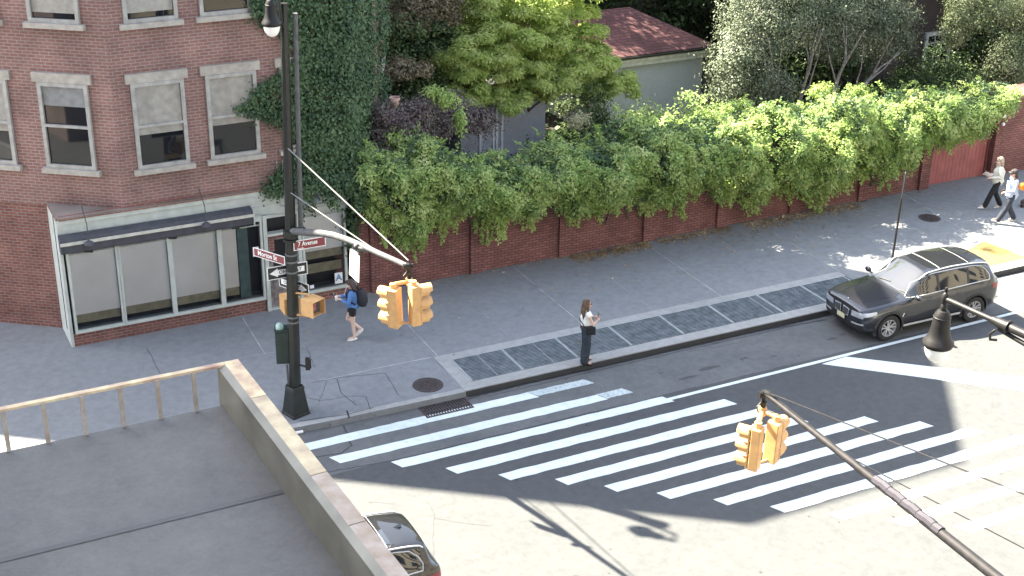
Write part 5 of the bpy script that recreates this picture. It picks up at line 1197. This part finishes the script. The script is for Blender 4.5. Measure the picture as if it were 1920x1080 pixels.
# ================================================================== PEOPLE
skinm=mat('skin',(.52,.33,.25),.55,var=.05); skin2=mat('skin_fair',(.60,.42,.34),.55,var=.05)
def blend(name, mb, m_, parent, voxel=.008, smooth=4):
    """fuse the overlapping tapered volumes of one body or garment into one continuous surface"""
    o=mb.build(name,m_); r=o.modifiers.new('r','REMESH'); r.mode='VOXEL'; r.voxel_size=voxel; r.use_smooth_shade=True
    sm=o.modifiers.new('s','SMOOTH'); sm.iterations=smooth; sm.factor=.5
    me=modified(o); o.modifiers.clear(); o.data=me; me.shade_smooth()
    if not me.materials: me.materials.append(m_)
    o.parent=parent; return o
def ell(mb,c,r): mb.sph(c,1,16,r)
def limb(mb,pts,rad,sx=1): 
    mb.tube(pts,rad,14,True,sx)
    for p,r in zip(pts,rad): mb.sph(p,r*.99,12)
def hand(mb, w, d, side, curl=.5, up=(0,0,1)):
    """palm, four unequal fingers and a thumb leaving its side; w wrist, d pointing direction"""
    w=Vector(w); d=Vector(d).normalized(); up=Vector(up); s=d.cross(up).normalized()*side; n_=s.cross(d).normalized()
    mb.obox(w+d*.045,d,s,.045,.036,.013); mb.sph(w+d*.01,.027,10)
    for k,(o_,L) in enumerate(((-.028,.068),(-.010,.078),(.009,.073),(.027,.058))):
        a=w+d*.085+s*o_; b=a+(d*math.cos(curl)-n_*math.sin(curl))*L*.55; c=b+(d*math.cos(curl*2)-n_*math.sin(curl*2))*L*.5
        mb.tube([a-d*.015,a,b,c],[.0095,.0092,.0085,.0075],8); mb.sph(c,.0075,8)
    a=w+d*.03-s*.034; b=a+(d*.7-s*.75).normalized()*.035; c=b+(d*.95-s*.25-n_*.3).normalized()*.03
    mb.tube([w+d*.015-s*.02,a,b,c],[.012,.012,.0105,.009],8); mb.sph(c,.009,8)
def person(label, foot, face_dir, pose, cloth):
    """local frame: x forward (where the body faces), y left, z up; pose gives joints in metres"""
    P=Vector(foot); f=Vector((face_dir[0],face_dir[1],0)).normalized(); ang=math.atan2(f.y,f.x)
    t=thing('person',label,'person',(0,0,0)); J={k:Vector(v) for k,v in pose.items() if isinstance(v,tuple)}
    sk=cloth['skin']
    b=MB()
    # head with a face
    h=J['head']; hf=Vector(pose.get('look',(1,0,0))).normalized() if 'look' in pose else Vector((1,0,0)); hs=Vector((0,0,1)).cross(hf).normalized(); hu=hf.cross(hs)
    def hp(x,y,z): return h+hf*x+hs*y+hu*z
    for (x,y,z,r) in ((-.01,0,.03,.088),(.015,0,-.01,.078),(.03,0,-.055,.058),(.045,0,-.085,.038),(-.035,0,.02,.08)): b.sph(hp(x,y,z),r,16)
    b.tube([hp(.085,0,.005),hp(.108,0,-.03)],[.011,.017],8); b.sph(hp(.100,0,-.035),.016,8)   # nose
    for s in (1,-1): b.sph(hp(-.005,s*.082,-.01),.022,8,(.7,.4,1.2)); b.sph(hp(.075,s*.03,.035),.018,8); b.sph(hp(.06,s*.045,-.035),.028,8)
    b.tube([hp(.092,-.02,-.066),hp(.096,0,-.064),hp(.092,.02,-.066)],[.006,.009,.006],8)
    limb(b,[J['neck'],h-hu*.06],[.055,.052])
    limb(b,[J['pelvis'],J['waist'],J['chest'],J['neck']],[.135,.115,.125,.06],1.15)
    for s,n in ((1,'l'),(-1,'r')):
        limb(b,[J['sh_'+n],J['el_'+n],J['wr_'+n]],[.048,.036,.024]); 
        hd=Vector(pose.get('hd_'+n,J['wr_'+n]-J['el_'+n])); hand(b,J['wr_'+n],hd,s,pose.get('curl',.6))
        limb(b,[J['hip_'+n],J['kn_'+n],J['an_'+n]],[.082,.052,.036]); limb(b,[J['an_'+n],J['an_'+n]+Vector(pose.get('ft_'+n,(.14,0,-.05)))],[.036,.03])
    body=blend('body',b,sk,t,.0075,3)
    # eyes, brows, lips
    e=MB()
    for s in (1,-1): e.sph(hp(.083,s*.031,.012),.009,8)
    e.build('eyes',mat('eye_dark',(.02,.015,.012),.3),body,60)
    e=MB(); e.tube([hp(.098,-.018,-.066),hp(.103,0,-.066),hp(.098,.018,-.066)],[.004,.006,.004],6); e.build('lips',mat('lip',(.35,.10,.09),.5),body,60)
    # garments
    for g in cloth['garments']:
        gm=MB(); g['fn'](gm,J,hp); 
        if g.get('raw'): o=gm.build(g['name'],g['mat'],t,60)
        else: blend(g['name'],gm,g['mat'],t,g.get('vox',.009),g.get('sm',4))
    for s,n in ((1,'l'),(-1,'r')):
        a=J['an_'+n]; fd=Vector(pose.get('ft_'+n,(.14,0,-.05))).normalized(); sm=MB(); side_=Vector((0,0,1)).cross(fd).normalized()
        heel=a+Vector((0,0,-.045))-fd*.035; toe=heel+fd*.20
        sm.tube([heel,heel+fd*.06,heel+fd*.13,toe+fd*.02],[.036,.043,.042,.028],12); sm.sph(heel,.036,10); sm.sph(toe+fd*.02,.028,10); sm.tube([a+Vector((0,0,-.02)),heel+fd*.03],[.04,.042],12)
        blend('shoe',sm,cloth['shoe'],t,.008,2)
    t.location=P; t.rotation_euler=(0,0,ang); return t
def std(**k):
    d=dict(head=(.0,0,1.55),neck=(-.02,0,1.40),chest=(-.01,0,1.24),waist=(0,0,1.05),pelvis=(0,0,.93),
      sh_l=(-.01,.165,1.36),sh_r=(-.01,-.165,1.36),el_l=(0,.21,1.08),el_r=(0,-.21,1.08),wr_l=(.06,.20,.84),wr_r=(.06,-.20,.84),
      hip_l=(0,.085,.90),hip_r=(0,-.085,.90),kn_l=(.02,.09,.49),kn_r=(.02,-.09,.49),an_l=(-.01,.09,.09),an_r=(-.01,-.09,.09))
    d.update(k); return d
def trousers(wide=.0,low=.10,r0=.098):
    def fn(g,J,hp):
        limb(g,[J['waist']+Vector((0,0,-.03)),J['pelvis']],[.122,.145],1.12)
        for n in 'lr':
            a=J['kn_'+n]; an=J['an_'+n]+(J['kn_'+n]-J['an_'+n]).normalized()*(low-.05); limb(g,[J['hip_'+n],a,an],[r0,.066+wide*.6,.055+wide])
    return fn
def top(sleeve=1.0, r=.142, hem=0, arm=.06):
    def fn(g,J,hp):
        pts=[J['neck']+Vector((0,0,-.045)),J['chest'],J['waist']+Vector((0,0,-.02))]; rr_=[.085,r,r-.012]
        if hem: pts.append(J['pelvis']+Vector((0,0,-hem))); rr_.append(r+.022)
        limb(g,pts,rr_,1.16)
        for n in 'lr':
            e=J['sh_'+n].lerp(J['el_'+n],min(1,sleeve*2)); P_=[J['sh_'+n],e]; R_=[arm,arm*.9]
            if sleeve>.5: P_.append(J['el_'+n].lerp(J['wr_'+n],(sleeve-.5)*2)); R_.append(arm*.72)
            limb(g,P_,R_)
    return fn
def hair_long(L=.42,r=.088):
    def fn(g,J,hp):
        g.sph(hp(-.022,0,.042),.097,16); g.sph(hp(-.04,0,.01),.092,14)
        for s in (-1,-.55,0,.55,1):
            g.tube([hp(-.04,s*.06,.02),hp(-.085,s*.075,-.10),hp(-.10,s*.08,-.22),hp(-.085,s*.07,-L)],[.05,.046,.042,.018],10)
        for s in (-1,1): g.tube([hp(.02,s*.07,.05),hp(.01,s*.088,-.04),hp(.0,s*.09,-.16),hp(-.02,s*.085,-L*.8)],[.03,.026,.026,.012],8)
    return fn
def hair_bob(L=.17):
    def fn(g,J,hp):
        g.sph(hp(-.02,0,.042),.098,16); g.sph(hp(-.035,0,.0),.093,14)
        for s in (-1,-.5,0,.5,1): g.tube([hp(-.04,s*.065,.02),hp(-.06,s*.082,-.07),hp(-.05,s*.08,-L)],[.052,.05,.03],10)
        g.tube([hp(.06,-.05,.085),hp(.078,0,.085),hp(.06,.05,.085)],[.03,.032,.03],8)
    return fn
def glasses(g,J,hp):
    for s in (-1,1): g.sph(hp(.093,s*.033,.012),.026,10,(.5,1,.8)); g.tube([hp(.088,s*.055,.018),hp(.0,s*.09,.015)],.005,6)
    g.tube([hp(.1,-.02,.02),hp(.1,.02,.02)],.005,6)
denim=mat('dark_denim',(.022,.032,.045),.85,var=.25,scale=14); creamk=mat('cream_knit',(.80,.79,.74),.9); blackc=mat('black_cloth',(.012,.012,.014),.9); brownhair=mat('brown_hair',(.05,.03,.022),.6,scale=20,var=.3)
ombre=mat('ombre_brown_hair',(.13,.075,.045),.6,scale=8,var=.35)
# woman standing on the kerb, arms folded, looking up the avenue to the right
wd=rt*.8+fw*.15; WP=at(1097,679,.156)
pose=std(el_l=(.10,.25,1.12),el_r=(.10,-.25,1.12),wr_l=(.25,.06,1.16),wr_r=(.25,-.04,1.12),hd_l=(.1,-.8,.25),hd_r=(.1,.8,.1),look=(1,.0,0),kn_l=(.02,.08,.49),an_l=(.0,.075,.09),kn_r=(.01,-.10,.49),an_r=(-.05,-.12,.09),ft_l=(.14,.03,-.05),ft_r=(.14,-.04,-.05))
w=person('woman with long brown hair, white top and wide jeans standing on the kerb',WP,wd,pose,dict(skin=skinm,shoe=blackc,garments=[
 dict(name='trousers',mat=denim,fn=trousers(.05,.05,.104)),dict(name='top',mat=creamk,fn=top(.08,.132,0,.058)),dict(name='hair',mat=ombre,fn=hair_long(.46)),dict(name='sunglasses',mat=blackc,fn=glasses,raw=1)]))
def on_person(p,pt): p_=Vector(pt); a=p.rotation_euler[2]; return Vector((p.location[0]+p_.x*math.cos(a)-p_.y*math.sin(a),p.location[1]+p_.x*math.sin(a)+p_.y*math.cos(a),p.location[2]+p_.z))
def held(name,label,cat,mbx,m_,p,extra=()):
    t=thing(name,label,cat,tuple(p.location)); t.rotation_euler=p.rotation_euler; 
    o=mbx.build(name+'_body',m_,None,50); o.parent=t
    for (nm,mm,mbb) in extra: q=mbb.build(nm,mm,None,50); q.parent=t
    return t
g=MB(); g.obox((.06,-.185,.93),(1,-.15,0),(0,0,1),.115,.09,.045); st_=MB(); st_.tube([(.10,-.19,1.02),(.12,-.12,1.2),(.04,.05,1.40),(-.10,.10,1.36),(-.17,.0,1.15),(-.06,-.2,1.0)],.011,6)
held('handbag','small black crossbody bag of the woman on the kerb','bag',g,blackc,w,[('strap',blackc,st_)])
g=MB(); g.obox((.27,-.01,1.24),(.2,1,0),(0,0,1),.038,.075,.005); held('phone','black phone held by the woman on the kerb','phone',g,blackm,w)
# walker with backpack and cup, heading left
WK=at(664,636,.156); wd=-rt*.95+fw*.1
pose=std(head=(.045,0,1.50),neck=(.0,0,1.37),chest=(.0,0,1.22),waist=(0,0,1.04),sh_l=(.0,.16,1.33),sh_r=(.0,-.16,1.33),el_l=(.06,.22,1.08),wr_l=(.28,.12,1.13),el_r=(.10,-.20,1.08),wr_r=(.38,-.12,1.10),
  hd_l=(.9,-.2,.1),hd_r=(.9,.1,.1),look=(.9,0,-.35),kn_l=(.0,.07,.48),an_l=(-.03,.07,.09),kn_r=(.16,-.08,.52),an_r=(-.17,-.08,.26),ft_r=(.11,0,-.13),hip_r=(.03,-.085,.90))
bluek=mat('blue_pullover',(.085,.19,.42),.9); wk=person('woman in blue pullover and black shorts walking left past the shop door',WK,wd,pose,dict(skin=skin2,shoe=mat('white_trainer',(.7,.7,.68),.6),garments=[
 dict(name='shorts',mat=blackc,fn=lambda g,J,hp:(limb(g,[J['waist'],J['pelvis']],[.12,.145],1.1),[limb(g,[J['hip_'+n],J['hip_'+n].lerp(J['kn_'+n],.38)],[.10,.092]) for n in 'lr'])),
 dict(name='pullover',mat=bluek,fn=top(.85,.15,-.02,.064)),dict(name='hair',mat=brownhair,fn=hair_bob(.2))]))
g=MB(); 
g.tube([(-.22,0,.95),(-.23,0,1.05),(-.22,0,1.25),(-.17,0,1.36)],[.10,.13,.13,.08],14,True,1.15); st_=MB()
for s in (-1,1): st_.tube([(-.12,s*.10,1.38),(.02,s*.12,1.40),(.13,s*.12,1.28),(.10,s*.15,1.12),(-.10,s*.15,1.02)],.02,6)
bp_=held('backpack','black backpack worn by the woman in the blue pullover','backpack',g,mat('black_nylon',(.014,.016,.022),.7),wk,[('straps',blackc,st_)])
g=MB(); g.lathe([(.028,0),(.04,.10),(.042,.10),(.042,.115),(.0,.118)],(.385,.09,1.08),n=18); held('paper_cup','white paper cup in the hand of the woman in the blue pullover','cup',g,white,wk)
g=MB(); g.obox((.50,-.10,1.14),(1,0,.25),(0,1,0),.075,.036,.005); held('phone','dark phone held out by the woman in the blue pullover','phone',g,blackm,wk)
g=MB(); g.tube([(.10,.06,1.5),(.16,.05,1.36),(.2,.06,1.2)],.004,5); g.tube([(.10,-.06,1.5),(.16,-.03,1.36),(.2,.04,1.22)],.004,5); q=g.build('earphone_cord',white,None); q.parent=wk
# couple at the far right
F1=at(1862,391,.156); wd=-rt*.9+fw*.0
pose=std(head=(.02,0,1.56),el_l=(.02,.24,1.10),wr_l=(.25,.14,1.06),el_r=(-.05,-.23,1.10),wr_r=(.20,-.16,1.02),kn_l=(.17,.08,.50),an_l=(.30,.08,.11),kn_r=(-.02,-.08,.50),an_r=(-.22,-.08,.12),ft_l=(.14,0,-.01),ft_r=(.13,0,-.07))
jk=mat('cream_jacket',(.58,.58,.50),.9); p1=person('woman with grey-blonde hair, cream jacket and black trousers walking left near the red gate',F1,wd,pose,dict(skin=skin2,shoe=mat('white_trainer',(.7,.7,.68),.6),garments=[
 dict(name='trousers',mat=blackc,fn=trousers(.025,.06)),dict(name='jacket',mat=jk,fn=top(.9,.155,.02,.066)),dict(name='hair',mat=mat('ash_blonde_hair',(.30,.25,.19),.7,scale=20),fn=hair_bob(.22)),dict(name='sunglasses',mat=blackc,fn=glasses,raw=1)]))
# small dog carried in her arms
t=thing('dog','small brown and white dog carried in the arms of the woman in the cream jacket','dog',tuple(p1.location)); t.rotation_euler=p1.rotation_euler
g=MB(); ell(g,(.24,.0,1.08),(.13,.085,.085)); ell(g,(.34,.0,1.13),(.07,.06,.065)); ell(g,(.42,0,1.14),(.055,.048,.05)); ell(g,(.475,0,1.12),(.03,.026,.022))
for s in (-1,1):
    g.tube([(.40,s*.035,1.17),(.39,s*.045,1.235)],[.018,.006],8); g.tube([(.31,s*.04,1.04),(.34,s*.04,.96),(.37,s*.04,.95)],[.022,.016,.017],8); g.tube([(.16,s*.05,1.06),(.17,s*.05,.97),(.14,s*.05,.93),(.17,s*.05,.92)],[.035,.022,.015,.016],8)
g.tube([(.12,0,1.1),(.07,0,1.14),(.05,0,1.19)],[.015,.01,.006],8)
q=blend('body',g,mat('brown_white_fur',(.20,.12,.08),.9,scale=9,c2=(.55,.5,.45)),t,.007,2)
g=MB(); g.sph((.503,0,1.125),.009,8); g.sph((.455,.03,1.155),.008,8); g.sph((.455,-.03,1.155),.008,8); q=g.build('nose_and_eyes',blackm,None,60); q.parent=t
F2=at(1888,417,.156); wd=-rt*.9-fw*.1
pose=std(head=(.03,0,1.57),el_l=(.05,.25,1.10),wr_l=(.26,.12,1.03),el_r=(-.12,-.24,1.12),wr_r=(-.02,-.28,1.0),kn_l=(.13,.08,.50),an_l=(.34,.08,.13),kn_r=(-.02,-.08,.49),an_r=(-.22,-.08,.12),ft_l=(.13,0,.03),ft_r=(.13,0,-.07))
shirtm=mat('pale_blue_shirt',(.36,.42,.56),.9)
def cap(g,J,hp):
    g.lathe([(.0,.115),(.05,.108),(.088,.075),(.102,.02),(.102,.0)],hp(-.015,0,.03),(0,0,1),20); g.tube([hp(.06,0,.055),hp(.15,0,.035)],[.06,.045],10,True,1.0) if False else g.obox(hp(.115,0,.045),(1,0,-.2),(0,1,0),.05,.062,.006)
def openshirt(g,J,hp): top(.9,.158,.05,.07)(g,J,hp)
def panel(g,J,hp): g.obox((.150,.0,1.15),(0,1,0),(0,0,1),.075,.17,.018)
p2=person('woman in dark cap and pale blue shirt striding left at the right edge',F2,wd,pose,dict(skin=skinm,shoe=mat('white_trainer',(.7,.7,.68),.6),garments=[
 dict(name='trousers',mat=mat('navy_trousers',(.025,.03,.045),.9),fn=trousers(.03,.06)),dict(name='shirt',mat=shirtm,fn=openshirt),dict(name='undershirt',mat=white,fn=panel,raw=1),dict(name='hair',mat=brownhair,fn=hair_bob(.13)),dict(name='cap',mat=mat('dark_grey_cap',(.05,.045,.05),.9),fn=cap,raw=1),dict(name='sunglasses',mat=blackc,fn=glasses,raw=1)]))
g=MB(); ell(g,(-.20,.22,1.24),(.16,.10,.12)); ell(g,(-.32,.20,1.16),(.10,.07,.10)); held('orange_bag','bright orange bundle under the arm of the woman in the cap','bag',g,mat('orange_cloth',(.75,.26,.03),.8,scale=12,var=.2),p2)
g=MB(); g.obox((.17,-.13,.95),(1,0,0),(0,0,1),.09,.07,.04); st_=MB(); st_.tube([(.17,-.13,1.0),(.14,.0,1.25),(.02,.12,1.42),(-.12,.05,1.3)],.01,6)
held('shoulder_bag','small dark bag at the hip of the woman in the cap','bag',g,mat('dark_brown_leather',(.05,.035,.03),.6),p2,[('strap',blackc,st_)])
q=at(1919,388,.156); g=MB(); g.tube([q+Vector((-.1,0,.05)),q+Vector((.35,.1,.06))],[.06,.09],10); ell(g,q+Vector((.1,.05,.13)),(.18,.12,.1)); tag(blend('bundle',g,mat('dark_bundle_cloth',(.05,.03,.03),.9),None,.012,2),'dark brown bundle lying on the pavement at the right edge','bag')
